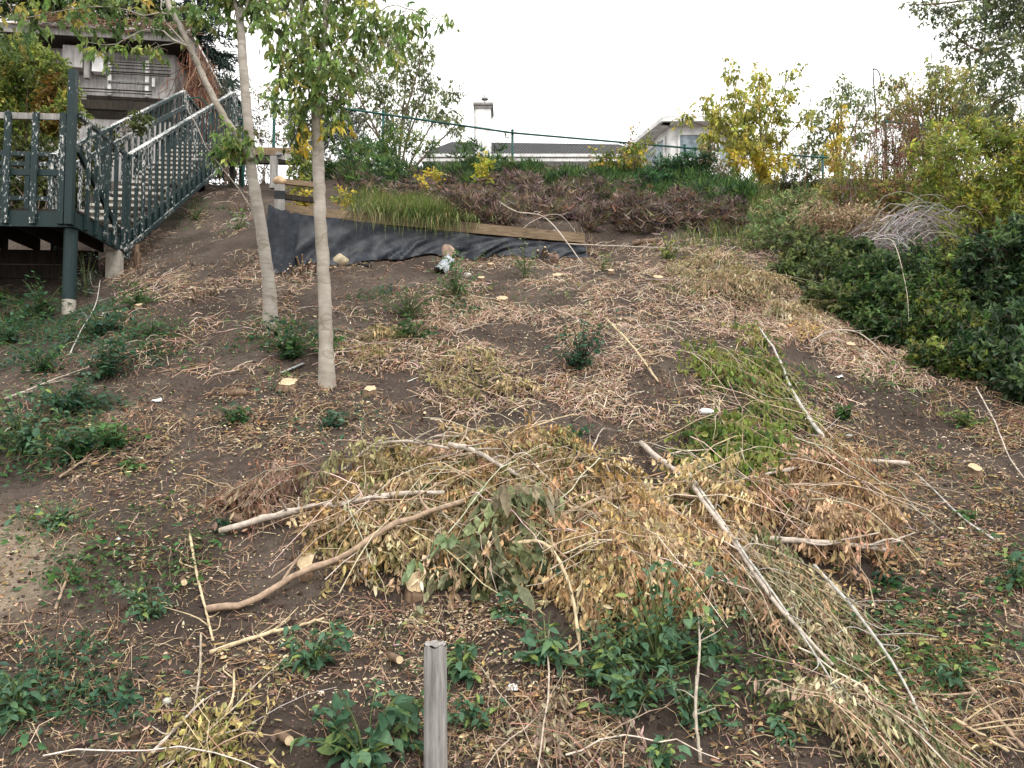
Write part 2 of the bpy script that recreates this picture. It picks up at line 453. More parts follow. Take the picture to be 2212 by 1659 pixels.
# ------------------------------------------------------------------ staircase with its landings
SO = np.array([-5.33, 10.95]); HD = R(4.0)
SDI = np.array([-math.sin(HD), math.cos(HD)]); SLE = np.array([-math.cos(HD), -math.sin(HD)])
def S(s, t, z):
    p = SO + SDI * s + SLE * t
    return np.array([p[0], p[1], z])
S3 = np.array([*SDI, 0.]); L3 = np.array([*SLE, 0.])
ZD = 2.60                                   # lower landing floor
NR, RISE, RUN = 17, 3.02 / 17, 5.05 / 17
SW = .92
stair = thing('wooden_staircase', S(0, .46, 1.6), 'dark green wooden staircase with peeling white paint climbing the left side of slope', 'staircase')
def sb(name, a, b, w_, h_, m='peeling_paint', side=None, parent=None):
    return beam(MB(), a, b, w_, h_, side).build(name, m, stair, org=np.array(stair.location) if True else None)
D0, D1 = -1.42, 0.0
TL = 4.2
# landing frame
sb('rim_joist', S(D0, 0, ZD - .125), S(D0, TL, ZD - .125), .04, .19, 'sound_paint')
sb('rim_joist', S(D0 + .021, .02, ZD - .125), S(D1 + .05, .02, ZD - .125), .04, .19, 'sound_paint')
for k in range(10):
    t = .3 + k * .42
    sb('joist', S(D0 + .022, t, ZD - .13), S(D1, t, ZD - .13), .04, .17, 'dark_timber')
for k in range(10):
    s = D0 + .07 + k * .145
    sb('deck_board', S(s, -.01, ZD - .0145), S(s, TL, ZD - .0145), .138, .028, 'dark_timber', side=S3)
# added dark boards standing in for the deep shade under the landing
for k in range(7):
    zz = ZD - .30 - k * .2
    sb('shade_board', S(D1 - .02 + .01 * (k % 2), .35, zz), S(D1 - .02 + .01 * (k % 2), TL, zz), .05, .19, 'dark_timber')
# posts below and the tall corner post
gpost = S(D0 + .09, .1, 0)
def ground_at(p): return float(H(p[0], p[1]))
zt = ZD - .22
pst = MB(); tubes(pst, smooth_path([[gpost[0], gpost[1], ground_at(gpost) + .16], [gpost[0], gpost[1], zt]], 4), .078, 14, caps=True)
pst.build('support_post', 'sound_paint', stair)
pst = MB(); tubes(pst, smooth_path([[gpost[0], gpost[1], ground_at(gpost) - .15], [gpost[0], gpost[1], ground_at(gpost) + .16]], 4), .077, 14, caps=True)
pst.build('post_foot', 'concrete', stair)
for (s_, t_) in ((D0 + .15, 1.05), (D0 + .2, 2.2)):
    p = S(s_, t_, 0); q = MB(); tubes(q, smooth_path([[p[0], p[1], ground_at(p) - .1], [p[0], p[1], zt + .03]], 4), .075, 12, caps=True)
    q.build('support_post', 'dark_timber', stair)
p = S(D1 - .12, .08, 0)
q = MB(); beam(q, [p[0], p[1], ground_at(p) - .25], [p[0], p[1], zt - .0], .17, .17, side=S3); q.build('concrete_pier', 'concrete', stair)
for dx_, hh in ((.02, .34), (-.09, .22)):
    p = S(D1 + .1 + dx_, -.12 + dx_ * .6, 0); q = MB(); tubes(q, smooth_path([[p[0], p[1], ground_at(p) - .1], [p[0] + .01, p[1], ground_at(p) + hh]], 3), .035, 9, caps=True)
    q.build('wooden_stake', 'log_bark', stair)
sb('corner_post', S(D0 - .06, .055, ZD - .20), S(D0 - .06, .055, 4.28), .085, .085, 'sound_paint', side=S3)
# front railing of the landing
RT = ZD + 1.16
sb('top_rail', S(D0 - .0, .10, RT - .035), S(D0 - .0, TL, RT - .035), .03, .075, 'grey_wood')
for k in range(10):
    t = .165 + k * .318
    sb('baluster', S(D0 - .042, t, ZD - .19), S(D0 - .042, t, RT + .0), .072, .036, 'peeling_paint', side=L3)
sb('lower_rail', S(D0, .10, ZD + .44), S(D0, TL, ZD + .44), .03, .075, 'sound_paint')
# right railing of the landing
sb('top_rail', S(D0, .015, RT - .005), S(D1 + .05, .015, RT - .005), .06, .04)
for k in range(5):
    s = D0 + .22 + k * .27
    sb('baluster', S(s, -.022, ZD - .2), S(s, -.022, RT - .03), .036, .062, side=L3)
sb('brace', S(D0 + .1, .05, RT - .4), S(D1 + .02, .05, ZD - .02), .04, .08, 'sound_paint')
# far railing of the landing, left of the flight
for zz, m_ in ((RT - .02, 'peeling_paint'), (RT - .16, 'peeling_paint'), (ZD + .52, 'peeling_paint'), (ZD + .10, 'peeling_paint')):
    sb('top_rail' if zz > RT - .1 else 'lower_rail', S(D1 + .03, SW + .02, zz), S(D1 + .03, TL, zz), .05, .06, m_)
for k in range(6):
    t = SW + .08 + k * .31
    sb('baluster', S(D1 - .015, t, ZD - .05), S(D1 - .015, t, RT - .05), .06, .036, side=L3)
# flight
for tt in (.03, SW - .0):
    a = S(-.06, tt, ZD - .16); b = S(NR * RUN, tt, ZD + NR * RISE - .12)
    sb('stringer', a, b, .045, .24, 'sound_paint', side=L3)
for k in range(NR):
    s = (k + .5) * RUN; z = ZD + (k + 1) * RISE
    for j in range(2):
        sb('tread', S(s - .075 + j * .145, .055, z - .02), S(s - .075 + j * .145, SW - .025, z - .02), .135, .038, 'bare_tread', side=S3)
    if k % 2 == 0:
        sb('tread_cleat', S(s - .02, .07, z - .075), S(s - .02, SW - .03, z - .075), .035, .07, 'bare_tread', side=S3)
RH = 1.13
sl = RISE / RUN
for tt, off in ((-.012, -1), (SW + .042, 1)):
    sb('hand_rail', S(-.05, tt, ZD + RH - .05 * sl), S(NR * RUN + .02, tt, ZD + RH + NR * RISE + .02 * sl), .075, .05)
    if off > 0:
        sb('mid_rail', S(-.05, tt - .03, ZD + .82), S(NR * RUN, tt - .03, ZD + .82 + NR * RISE), .04, .08)
    for k in range(21):
        s = .04 + k * .247
        lo = ZD + s * sl - .24; hi = ZD + s * sl + RH - .03
        sb('baluster', S(s, tt + off * .012, lo), S(s, tt + off * .012, hi), .036, .058, side=L3)
sb('skirt_board', S(-.1, -.035, ZD - .22), S(NR * RUN, -.035, ZD + NR * RISE - .21), .025, .06, 'peeling_paint', side=L3)
# newels at the foot and the head of the flight
sb('newel', S(.0, -.02, ZD - .3), S(.0, -.02, ZD + RH + .02), .07, .07, side=S3)
ZU = ZD + NR * RISE
for tt in (-.02, SW + .04):
    sb('newel', S(NR * RUN + .06, tt, ZU - .35), S(NR * RUN + .06, tt, ZU + RH + .03), .08, .08, side=S3)
    sb('top_rail', S(NR * RUN + .10, tt, ZU + RH), S(NR * RUN + 1.0, tt, ZU + RH), .07, .045)
    sb('lower_rail', S(NR * RUN + .10, tt, ZU + RH - .33), S(NR * RUN + 1.0, tt, ZU + RH - .33), .04, .07, 'sound_paint')
    for k in range(4):
        s = NR * RUN + .25 + k * .22
        sb('baluster', S(s, tt, ZU - .2), S(s, tt, ZU + RH - .025), .036, .055, side=L3)
for k in range(6):
    s = NR * RUN + .1 + k * .15
    sb('deck_board', S(s, -.06, ZU - .018), S(s, SW + .08, ZU - .018), .14, .034, 'dark_timber', side=S3)
for s in (NR * RUN + .2, NR * RUN + .9):
    for tt in (.02, SW):
        p = S(s, tt, 0)
        sb('support_post', [p[0], p[1], ground_at(p) - .15], [p[0], p[1], ZU - .04], .09, .09, 'dark_timber', side=S3)
# garden hose loop over the middle rail
hp = [S(NR * RUN - .1, SW - .05, ZU + .95), S(NR * RUN + .05, SW - .3, ZU + 1.02), S(NR * RUN + .2, SW - .45, ZU + .75), S(NR * RUN + .15, SW - .42, ZU + .45), S(NR * RUN + .0, SW - .4, ZU + .4)]
q = MB(); tubes(q, smooth_path(hp, 18), .014, 7, caps=True)
tag(q.build('garden_hose', 'green_metal', org=hp[0]), 'thin green hose looped over rail near the top of stairs', 'hose')

# ------------------------------------------------------------------ weathered shed behind the stairs
SH = R(7.5)
sf = np.array([-math.sin(SH), math.cos(SH), 0]); slf = np.array([-math.cos(SH), -math.sin(SH), 0])
SC0 = W(408, 76, 17.6)                      # right front corner of the eave
ZE = SC0[2]
def Q(s, t, z): return np.array([SC0[0], SC0[1], 0]) + sf * s + slf * t + np.array([0, 0, z])
shed = thing('garden_shed', Q(.5, 2, 5.3), 'weathered grey board shed under low roof behind the head of the stairs', 'shed')
def hb(name, a, b, w_, h_, m, side=None):
    return beam(MB(), a, b, w_, h_, side).build(name, m, shed)
WS, WLN, WDP = .62, 4.6, 3.2
hb('fascia_board', Q(0, -.02, ZE - .09), Q(0, WLN + .3, ZE - .09), .04, .17, 'grey_wood')
hb('gutter', Q(-.05, -.03, ZE + .03), Q(-.05, WLN + .3, ZE + .03), .09, .075, 'white_paint')
hb('fascia_board', Q(.03, 0, ZE - .08), Q(WDP + .8, 0, ZE - .08), .04, .17, 'grey_wood')
hb('gutter', Q(-.0, -.05, ZE + .035), Q(WDP + .8, -.05, ZE + .035), .06, .06, 'white_paint')
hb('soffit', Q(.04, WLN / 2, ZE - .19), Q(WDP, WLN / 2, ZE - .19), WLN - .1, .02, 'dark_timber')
q = MB()
q.add([Q(-.06, -.08, ZE + .075), Q(-.06, WLN + .3, ZE + .075), Q(WDP + .8, WLN + .3, ZE + .075), Q(WDP + .8, -.08, ZE + .075), Q(.9, .9, ZE + .45), Q(.9, WLN - .5, ZE + .45), Q(WDP - .2, WLN - .5, ZE + .45), Q(WDP - .2, .9, ZE + .45)],
      np.array([[0, 4, 5, 1], [1, 5, 6, 2], [2, 6, 7, 3], [3, 7, 4, 0], [4, 7, 6, 5], [0, 1, 2, 3]]))
q.build('roof', 'shingle', shed)
zb = 5.2
npl = 24
for k in range(npl):
    t0 = .45 + k * (WLN - .5) / npl
    hb('wall_board', Q(WS + rng.uniform(0, .006), t0 + .085, zb), Q(WS, t0 + .085, ZE - .2), .165, .025, 'siding', side=slf)
for k in range(14):
    s0 = WS + .05 + k * .19
    hb('wall_board', Q(s0 + .09, .45, zb), Q(s0 + .09, .45, ZE - .2), .18, .025, 'siding', side=sf)
hb('window_opening', Q(WS - .022, .5, 7.25), Q(WS - .022, 2.35, 7.25), .02, .52, 'dark_timber')
zref = lambda py: W(300, py, 17.9)[2]
for tt in (1.02, 1.83):
    hb('white_post', Q(WS - .12, tt, zref(207)), Q(WS - .12, tt, zref(129)), .075, .06, 'white_paint', side=slf)
hb('white_post', Q(WS - .12, .88, zref(185)), Q(WS - .12, .88, zref(166)), .06, .06, 'white_paint', side=slf)
for py, t0, t1, r_ in ((122, .55, 1.85, .016), (137, .5, 1.85, .01), (143, .5, 1.85, .01), (150, .5, 1.85, .01), (158, .5, 1.85, .014), (162, .5, 1.85, .01), (178, .95, 1.85, .012), (182, .95, 1.85, .01), (197, .9, 2.6, .014), (203, .9, 2.6, .01), (216, .9, 2.6, .012), (222, .9, 2.6, .014), (229, .9, 2.6, .012)):
    q = MB(); tubes(q, smooth_path([Q(WS - .17, t0, zref(py)), Q(WS - .17, t1, zref(py))], 3), r_, 6, caps=True)
    q.build('rail_bar', 'dark_timber' if py not in (122, 178, 222) else 'galvanized', shed)
for tt in (1.2, 1.62):
    q = MB(); tubes(q, smooth_path([Q(WS - .15, tt, zref(200)), Q(WS - .15, tt, zref(176))], 3), .013, 6, caps=True); q.build('upright_bar', 'galvanized', shed)
hb('wall_box', Q(WS - .2, 2.55, zref(160)), Q(WS - .2, 2.55, zref(114)), .42, .3, 'siding', side=slf)
hb('wall_box_board', Q(WS - .27, 2.26, zref(180)), Q(WS - .27, 2.26, zref(112)), .11, .1, 'grey_wood', side=slf)
hb('meter_box', Q(WS - .16, 2.05, zref(163)), Q(WS - .16, 2.05, zref(124)), .24, .2, 'stucco', side=slf)
hb('ledger_beam', Q(WS - .5, .6, zref(244)), Q(WS - .5, 3.4, zref(244)), .12, .2, 'dark_timber')

# ------------------------------------------------------------------ chain link fence along the crest
def fence(name, label, pts, postx, hgt, mesh_w=.075):
    """pts: rail points (x,y,z); each post a part"""
    f = thing(name, (pts[0][0], pts[0][1], pts[0][2] - hgt), label, 'fence', 'green chain link fences along the crest')
    for a, b in zip(pts[:-1], pts[1:]):
        q = MB(); tubes(q, smooth_path([a, b], 8), .024, 8, caps=True); q.build('top_rail', 'green_metal', f, smooth=True)
    cum = np.concatenate([[0], np.cumsum([np.linalg.norm(np.subtract(b, a)) for a, b in zip(pts[:-1], pts[1:])])])
    P = np.asarray(pts)
    at = lambda u: np.array([np.interp(u, cum, P[:, i]) for i in range(3)])
    for u in postx:
        p = at(u); q = MB(); tubes(q, smooth_path([[p[0], p[1] + .03, p[2] - hgt - .3], [p[0], p[1] + .03, p[2] + .06]], 4), .03, 9, caps=True)
        po = q.build('fence_post', 'green_metal', f, smooth=True)
        q = MB(); tubes(q, [[p[0], p[1] + .03, p[2] + .06], [p[0], p[1] + .03, p[2] + .09], [p[0], p[1] + .03, p[2] + .1]], [[.036, .03, .005]], 9); q.build('post_cap', 'green_metal', f)
    us = np.arange(-hgt, cum[-1], mesh_w); A = []; B = []
    for u in us:
        for sgn in (1, -1):
            u0, u1 = u, u + hgt
            za, zb_ = (1., 0.) if sgn > 0 else (0., 1.)
            c0, c1 = max(u0, 0), min(u1, cum[-1])
            if c1 - c0 < .05: continue
            fa = za + (zb_ - za) * (c0 - u0) / hgt; fb = za + (zb_ - za) * (c1 - u0) / hgt
            pa = at(c0); pb = at(c1); A.append(pa - [0, 0, hgt * (1 - fa)]); B.append(pb - [0, 0, hgt * (1 - fb)])
    q = MB(); A = np.array(A); B = np.array(B); tubes(q, np.stack([A, (A + B) / 2, B], 1), .0018, 3)
    tag(q.build('wire_mesh', 'galvanized', f), kind='stuff')
    return f
fp = [W(575, 210, 15.9), W(1107, 287, 18.0), W(1500, 321, 18.9), W(1790, 341, 19.7)]
fence('chain_link_fence', 'long green chain link fence sloping along the crest above the juniper bank', fp, (.15, 2.4, np.linalg.norm(fp[1] - fp[0]), np.linalg.norm(fp[1] - fp[0]) + 4.2, np.linalg.norm(fp[1] - fp[0]) + 7.9), 1.15)
fp = [W(1905, 262, 17.2), W(2300, 298, 18.2)]
fence('chain_link_fence', 'short green chain link fence section behind the red-brown shrub at right', fp, (.1, 3.6), 1.15)
# gate post pair beside the stair head
for i, (px, lab) in enumerate(((505, 'round capped green gate post beside the stair head'), (527, 'slim green gate frame partly behind the left tree trunk'))):
    p = W(px, 215, 16.4); q = MB()
    g = thing('gate_post', (p[0], p[1], ground_at(p) - .05), lab, 'post', 'green gate posts')
    tubes(q, smooth_path([[p[0], p[1], ground_at(p) - .2], [p[0], p[1], p[2] - i * .1]], 4), .05 - i * .025, 10, caps=True); q.build('post', 'green_metal', g, smooth=True)
    if i == 0:
        q = MB(); tubes(q, [[p[0], p[1], p[2]], [p[0], p[1], p[2] + .035], [p[0], p[1], p[2] + .05]], [[.056, .045, .004]], 10); q.build('cap', 'green_metal', g)
    else:
        for dz in (.12, .42, .8):
            q = MB(); tubes(q, smooth_path([[p[0] - .12, p[1], p[2] - dz], [p[0] + .14, p[1], p[2] - dz]], 3), .018, 8, caps=True); q.build('gate_bar', 'green_metal', g)

# ------------------------------------------------------------------ timber edging under the fence, retaining wall with fabric
top = thing('timber_edging', G(560, 360), 'weathered timber edging on stub posts below the fence, beside the stair head', 'edging')
a = W(470, 326, 15.2); b = W(665, 331, 15.5)
beam(MB(), a, b, .12, .15).build('timber', 'brown_board', top)
beam(MB(), a + [0, .02, -.155], b + [0, .02, -.155], .11, .14).build('timber', 'dark_timber', top)
a2 = W(598, 336, 15.2)
beam(MB(), a2 + [0, -.09, -.02], b + [0, -.1, -.2], .04, .13).build('board', 'grey_wood', top)
p = W(592, 338, 15.1); beam(MB(), [p[0], p[1], p[2] - .62], [p[0], p[1], p[2]], .13, .1, side=np.array([1., 0, 0])).build('stub_post', 'grey_wood', top)
p = W(575, 331, 15.1); beam(MB(), [p[0] - .1, p[1], p[2] - .08], [p[0] + .3, p[1], p[2] - .04], .02, .03).build('strap', 'black_plastic', top)

rw = thing('retaining_wall', G(760, 560), 'low retaining wall of brown boards with dark landscape fabric hanging below', 'retaining wall')
tA = W(604, 442, 10.6); tB = W(1262, 503, 12.1)
def wall_pt(u, z_off=0., out=0.):
    p = tA + (tB - tA) * u
    p = p + np.array([*(-WN), 0]) * out
    p[2] += z_off
    return p
for (u0, u1, dz) in ((.005, .47, 0), (.475, 1.0, -.01)):
    beam(MB(), wall_pt(u0, -.075 + dz), wall_pt(u1, -.075 + dz), .045, .15).build('board', 'brown_board', rw)
    beam(MB(), wall_pt(u0, -.155 + dz - .07, -.06), wall_pt(u1, -.155 + dz - .07, -.06), .045, .14).build('board', 'dark_timber', rw)
p = W(605, 400, 10.52); gz = ground_at(p)
beam(MB(), [p[0], p[1], gz - .2], [p[0], p[1], p[2]], .13, .1, side=np.array([1., .2, 0])).build('end_post', 'grey_wood', rw)
pp = W(605, 423, 10.52)
beam(MB(), [p[0], p[1], pp[2] - .055], [p[0], p[1], pp[2] + .055], .137, .107, side=np.array([1., .2, 0])).build('black_strap', 'black_plastic', rw)
for py_, m_ in ((392, 'brown_board'), (425, 'dark_timber')):
    a = W(612, py_, 10.7); b_ = W(690, py_ + 9, 10.9); beam(MB(), a, b_, .05, .07).build('upper_board', m_, rw)
for u in (.33, .66, .97):
    a = wall_pt(u, -.02, -.1); beam(MB(), [a[0], a[1], ground_at(a) - .3], a, .09, .09, side=np.array([1., .3, 0])).build('wall_stake', 'brown_board', rw)
nu, nv = 90, 16
U, Vv = np.meshgrid(np.linspace(-.012, 1.0, nu), np.linspace(0, 1, nv), indexing='ij')
base = tA[None, None] + (tB - tA)[None, None] * U[..., None]
outw = .045 + .13 * Vv ** 2 * (1 - .5 * U) + .09 * fbm(U * 22 + Vv * 3, Vv * 2, 31, 3) * (.25 + Vv) + .12 * vnoise(U * 34 + Vv * 5, Vv * 1.2, 35) * Vv
X = base[..., 0] - WN[0] * outw; Yy = base[..., 1] - WN[1] * outw
zt_ = base[..., 2] - .10 - .04 * U - .05 * np.abs(fbm(U * 9, U * 0, 33, 2)) - .05 * sstep(.15, .4, U)
zb_ = H(X, Yy) + .02 + .015 * (1 + fbm(U * 30, Vv * 3, 38, 2))
fade = sstep(.0, .06, U + .012)
Z = zt_ * (1 - Vv) + zb_ * Vv
ii = (np.arange(nu - 1)[:, None] * nv + np.arange(nv - 1)[None]).ravel()
q = MB(); q.add(np.stack([X, Yy, Z], -1).reshape(-1, 3), np.stack([ii, ii + 1, ii + nv + 1, ii + nv], -1)); fo = q.build('landscape_fabric', 'fabric', rw, smooth=True)
# loose tail of fabric at the left end, folded forward onto the soil
nu, nv = 26, 18
U, Vv = np.meshgrid(np.linspace(0, 1, nu), np.linspace(0, 1, nv), indexing='ij')
X = tA[0] - .10 + .42 * U * (1 - .2 * Vv) - .05 * Vv * (1 - U) ; Yy = tA[1] - .17 - .12 * Vv - .04 * U * Vv + .07 * vnoise(U * 9 + Vv * 2, Vv * 1.2, 41) * (.4 + Vv)
Zg = H(X, Yy)
Z = (tA[2] - .06 - .12 * U) * (1 - Vv) ** 1.7 + (Zg + .02) * (1 - (1 - Vv) ** 1.7) + .035 * fbm(U * 7 + Vv * 3, Vv * 3, 43, 2)
Z = np.maximum(Z, Zg + .012)
ii = (np.arange(nu - 1)[:, None] * nv + np.arange(nv - 1)[None]).ravel()
q = MB(); q.add(np.stack([X, Yy, Z], -1).reshape(-1, 3), np.stack([ii, ii + 1, ii + nv + 1, ii + nv], -1)); q.build('fabric_tail', 'fabric', rw, smooth=True)

# ------------------------------------------------------------------ drain pipes
def pipe(label, pts, r0, ribs, open_end=True, name='drain_pipe', cat='pipe'):
    P = smooth_path(pts, ribs * 4); rad = r0 * (1 + .07 * np.sign(np.sin(np.arange(len(P)) * np.pi / 2 + .3)))
    t = thing(name, np.asarray(pts[0]) - [0, 0, r0], label, cat, 'black corrugated drain pipes')
    q = MB(); tubes(q, P, rad[None], 14); tubes(q, P, rad[None] * .82, 14); q.build('corrugated_wall', 'black_plastic', t, smooth=False)
    return t
pipe('black corrugated drain pipe running down beside the stair head', [G(433, 414, .09), G(440, 395, .12), G(455, 374, .13), G(478, 358, .12)], .078, 22)
pipe('black corrugated pipe offcut curving in front of the fabric wall', [G(1003, 548, .03), G(1035, 541, .07), G(1072, 549, .05)], .06, 12)

# ------------------------------------------------------------------ foreground post
fpst = thing('wooden_post', W(940, 1750, 3.55), 'round weathered grey wooden post standing in the foreground', 'post')
tp = W(940, 1392, 3.55); bt = np.array([tp[0] + .008, 3.55, H(tp[0], 3.55) - .35])
q = MB(); nS = 40; ang = np.arange(nS) * 2 * np.pi / nS
rad = .0495 * (1 + .02 * np.sin(ang * 3) - .05 * (hsh(np.arange(nS), np.zeros(nS), 5) > .86))
Pz = np.linspace(0, 1, 12); V = []
for f in Pz:
    c = bt + (tp - bt) * f
    rr = rad * (1.06 - .06 * f) if f < 1 else rad * .985
    V.append(np.stack([c[0] + rr * np.cos(ang), c[1] + rr * np.sin(ang), np.full(nS, c[2]) + (.006 * np.sin(ang * 5) if f == 1 else 0)], -1))
V = np.concatenate(V); i = (np.arange(11)[:, None] * nS + np.arange(nS)[None]); j = (np.arange(11)[:, None] * nS + (np.arange(nS)[None] + 1) % nS)
q.add(V, np.stack([i, j, j + nS, i + nS], -1).reshape(-1, 4)); q.build('shaft', 'grey_wood', fpst)
q = MB(); c = tp + [0, 0, .004]
rr = [.0, .02, .035, .0485]; V = [c[None] + [0, 0, -.004]]
for r_ in rr[1:]: V.append(np.stack([c[0] + r_ * np.cos(ang), c[1] + r_ * np.sin(ang), c[2] + .004 * np.sin(ang * 7 + r_ * 300)], -1))
V = np.concatenate(V); F3 = np.stack([np.zeros(nS, int), 1 + np.arange(nS), 1 + (np.arange(nS) + 1) % nS], -1)
F4 = np.concatenate([np.stack([1 + k * nS + np.arange(nS), 1 + (k + 1) * nS + np.arange(nS), 1 + (k + 1) * nS + (np.arange(nS) + 1) % nS, 1 + k * nS + (np.arange(nS) + 1) % nS], -1) for k in range(2)])
q.add(V, [F3, F4]); q.build('end_grain', 'grey_wood', fpst)

# ------------------------------------------------------------------ houses beyond the crest
def box_between(mb, x0, x1, y0, y1, z0, z1):
    V = [(x0, y0, z0), (x1, y0, z0), (x1, y1, z0), (x0, y1, z0), (x0, y0, z1), (x1, y0, z1), (x1, y1, z1), (x0, y1, z1)]
    mb.add(V, BOXF); return mb
D = 30.
hm = thing('bungalow', (W(1150, 400, D)[0], D, 5.5), 'white bungalow with dark low roof and tall square chimney beyond the fence', 'house')
zr = W(1200, 309, D + 3.)[2] - .4; ze = W(1200, 333, D)[2]; xl = W(905, 320, D)[0]; xr = W(1400, 320, D)[0]
box_between(MB(), xl + .4, xr - .4, D + .5, D + 7, 5.4, ze - .02).build('wall', 'stucco', hm)
q = MB(); q.add([(xl, D, ze), (xr, D, ze), (xr, D + 7.5, ze), (xl, D + 7.5, ze), (xl + 1.0, D + 3.0, zr + .45), (xr - .7, D + 3.0, zr + .35), (xr - .7, D + 4.4, zr + .35), (xl + 1.0, D + 4.4, zr + .45)],
               np.array([[0, 1, 5, 4], [1, 2, 6, 5], [2, 3, 7, 6], [3, 0, 4, 7], [4, 5, 6, 7], [3, 2, 1, 0]])); q.build('roof', 'shingle', hm)
for k, dz in enumerate((.0, .16)):
    box_between(MB(), xl - .02 - k * .0, xr + .02, D - .06 - .05 * (1 - k), D + .02, ze - .13 - dz, ze - .0 - dz - .02).build('fascia_board', 'white_paint', hm)
box_between(MB(), xl + .6, xr - .6, D + .44, D + .5, ze - .75, ze - .45).build('frieze_board', 'white_paint', hm)
ch0, ch1 = W(1026, 300, D - .3), W(1060, 300, D - .3); zc = W(1045, 226, D - .3)[2]
chp = box_between(MB(), ch0[0], ch1[0], D - .25, D + .75, ze - 1.5, zc).build('chimney', 'stucco', hm)
q = MB(); box_between(q, ch0[0] - .07, ch1[0] + .09, D - .36, D + .86, zc - .02, zc + .07); box_between(q, ch0[0] - .03, ch1[0] + .05, D - .31, D + .8, zc - .12, zc - .025); o = q.build('chimney_cap', 'grey_wood', hm)
q = MB(); box_between(q, ch0[0] - .03, ch0[0] + .0, D - .27, D - .2, ze, zc - .13); q.build('corner_trim', 'grey_wood', hm)
cx_ = (ch0[0] + ch1[0]) / 2 + .05
q = MB(); tubes(q, smooth_path([[cx_, D + .25, zc + .07], [cx_, D + .25, zc + .6]], 3), .03, 8, caps=True); tubes(q, [[cx_, D + .25, zc + .42], [cx_, D + .25, zc + .5], [cx_, D + .25, zc + .53]], [[.14, .12, .02]], 10); q.build('flue', 'galvanized', hm)

D = 27.
hr = thing('white_house', (W(1450, 400, D)[0], D, 5.5), 'white house with bay windows and dark hip roof behind the yellow tree', 'house')
zb0 = W(1400, 350, D)[2]
pts = [(W(1385, 300, D + 2.2)[0], D + 2.2), (W(1448, 300, D)[0], D), (W(1535, 300, D)[0], D), (W(1600, 300, D + 2)[0], D + 2)]
zl = W(1448, 272, D)[2]
for k, (a, b_) in enumerate(zip(pts[:-1], pts[1:])):
    A_ = np.array([*a, 0.]); B_ = np.array([*b_, 0.]); dr = unit(B_ - A_); nr = np.array([dr[1], -dr[0], 0]); ln = np.linalg.norm(B_ - A_)
    beam(MB(), A_ + [0, 0, 5.3 + (zl - 5.3) / 2] - nr * .1, B_ + [0, 0, 5.3 + (zl - 5.3) / 2] - nr * .1, .2, zl - 5.3).build('wall', 'stucco', hr)
    beam(MB(), A_ + nr * .45 - dr * .35 + [0, 0, zl + .05], B_ + nr * .45 + dr * .35 + [0, 0, zl + .05], .1, .15).build('gutter', 'white_paint', hr)
    beam(MB(), A_ + nr * .22 - dr * .05 + [0, 0, zl - .02], B_ + nr * .22 + dr * .05 + [0, 0, zl - .02], .44, .02).build('soffit', 'white_paint', hr)
    m0, m1 = A_ + dr * ln * .2, A_ + dr * ln * .85
    zw = zl - .75
    wi = beam(MB(), m0 + nr * .02 + [0, 0, zw], m1 + nr * .02 + [0, 0, zw], .05, .86).build('window', 'glass', hr)
    for zz in (zw - .45, zw + .45): beam(MB(), m0 + nr * .05 + [0, 0, zz], m1 + nr * .05 + [0, 0, zz], .06, .09).build('window_frame', 'white_paint', wi, org=np.array(hr.location))
    for mm in (m0, m1): beam(MB(), mm + nr * .055 + [0, 0, zw - .44], mm + nr * .055 + [0, 0, zw + .44], .08, .06, side=dr).build('window_frame', 'white_paint', wi, org=np.array(hr.location))
    beam(MB(), A_ + nr * .04 + [0, 0, zw - .62], B_ + nr * .04 + [0, 0, zw - .62], .08, .1).build('sill', 'white_paint', hr)
apex = np.array([(pts[1][0] + pts[2][0]) / 2 + .4, D + 3.2, zl + 1.35]); ev = []
for a in ((pts[0][0] - .55, pts[0][1] + .2), (pts[1][0] - .25, pts[1][1] - .5), (pts[2][0] + .25, pts[2][1] - .5), (pts[3][0] + .5, pts[3][1] - .1)): ev.append((*a, zl + .14))
bk = [(ev[3][0], D + 7, zl + .14), (ev[0][0], D + 7, zl + .14)]
q = MB(); q.add(ev + bk + [tuple(apex)], [np.array([[0, 1, 6], [1, 2, 6], [2, 3, 6], [3, 4, 6], [4, 5, 6], [5, 0, 6]]), np.array([[5, 4, 3, 2, 1, 0]])]); q.build('roof', 'shingle', hr)
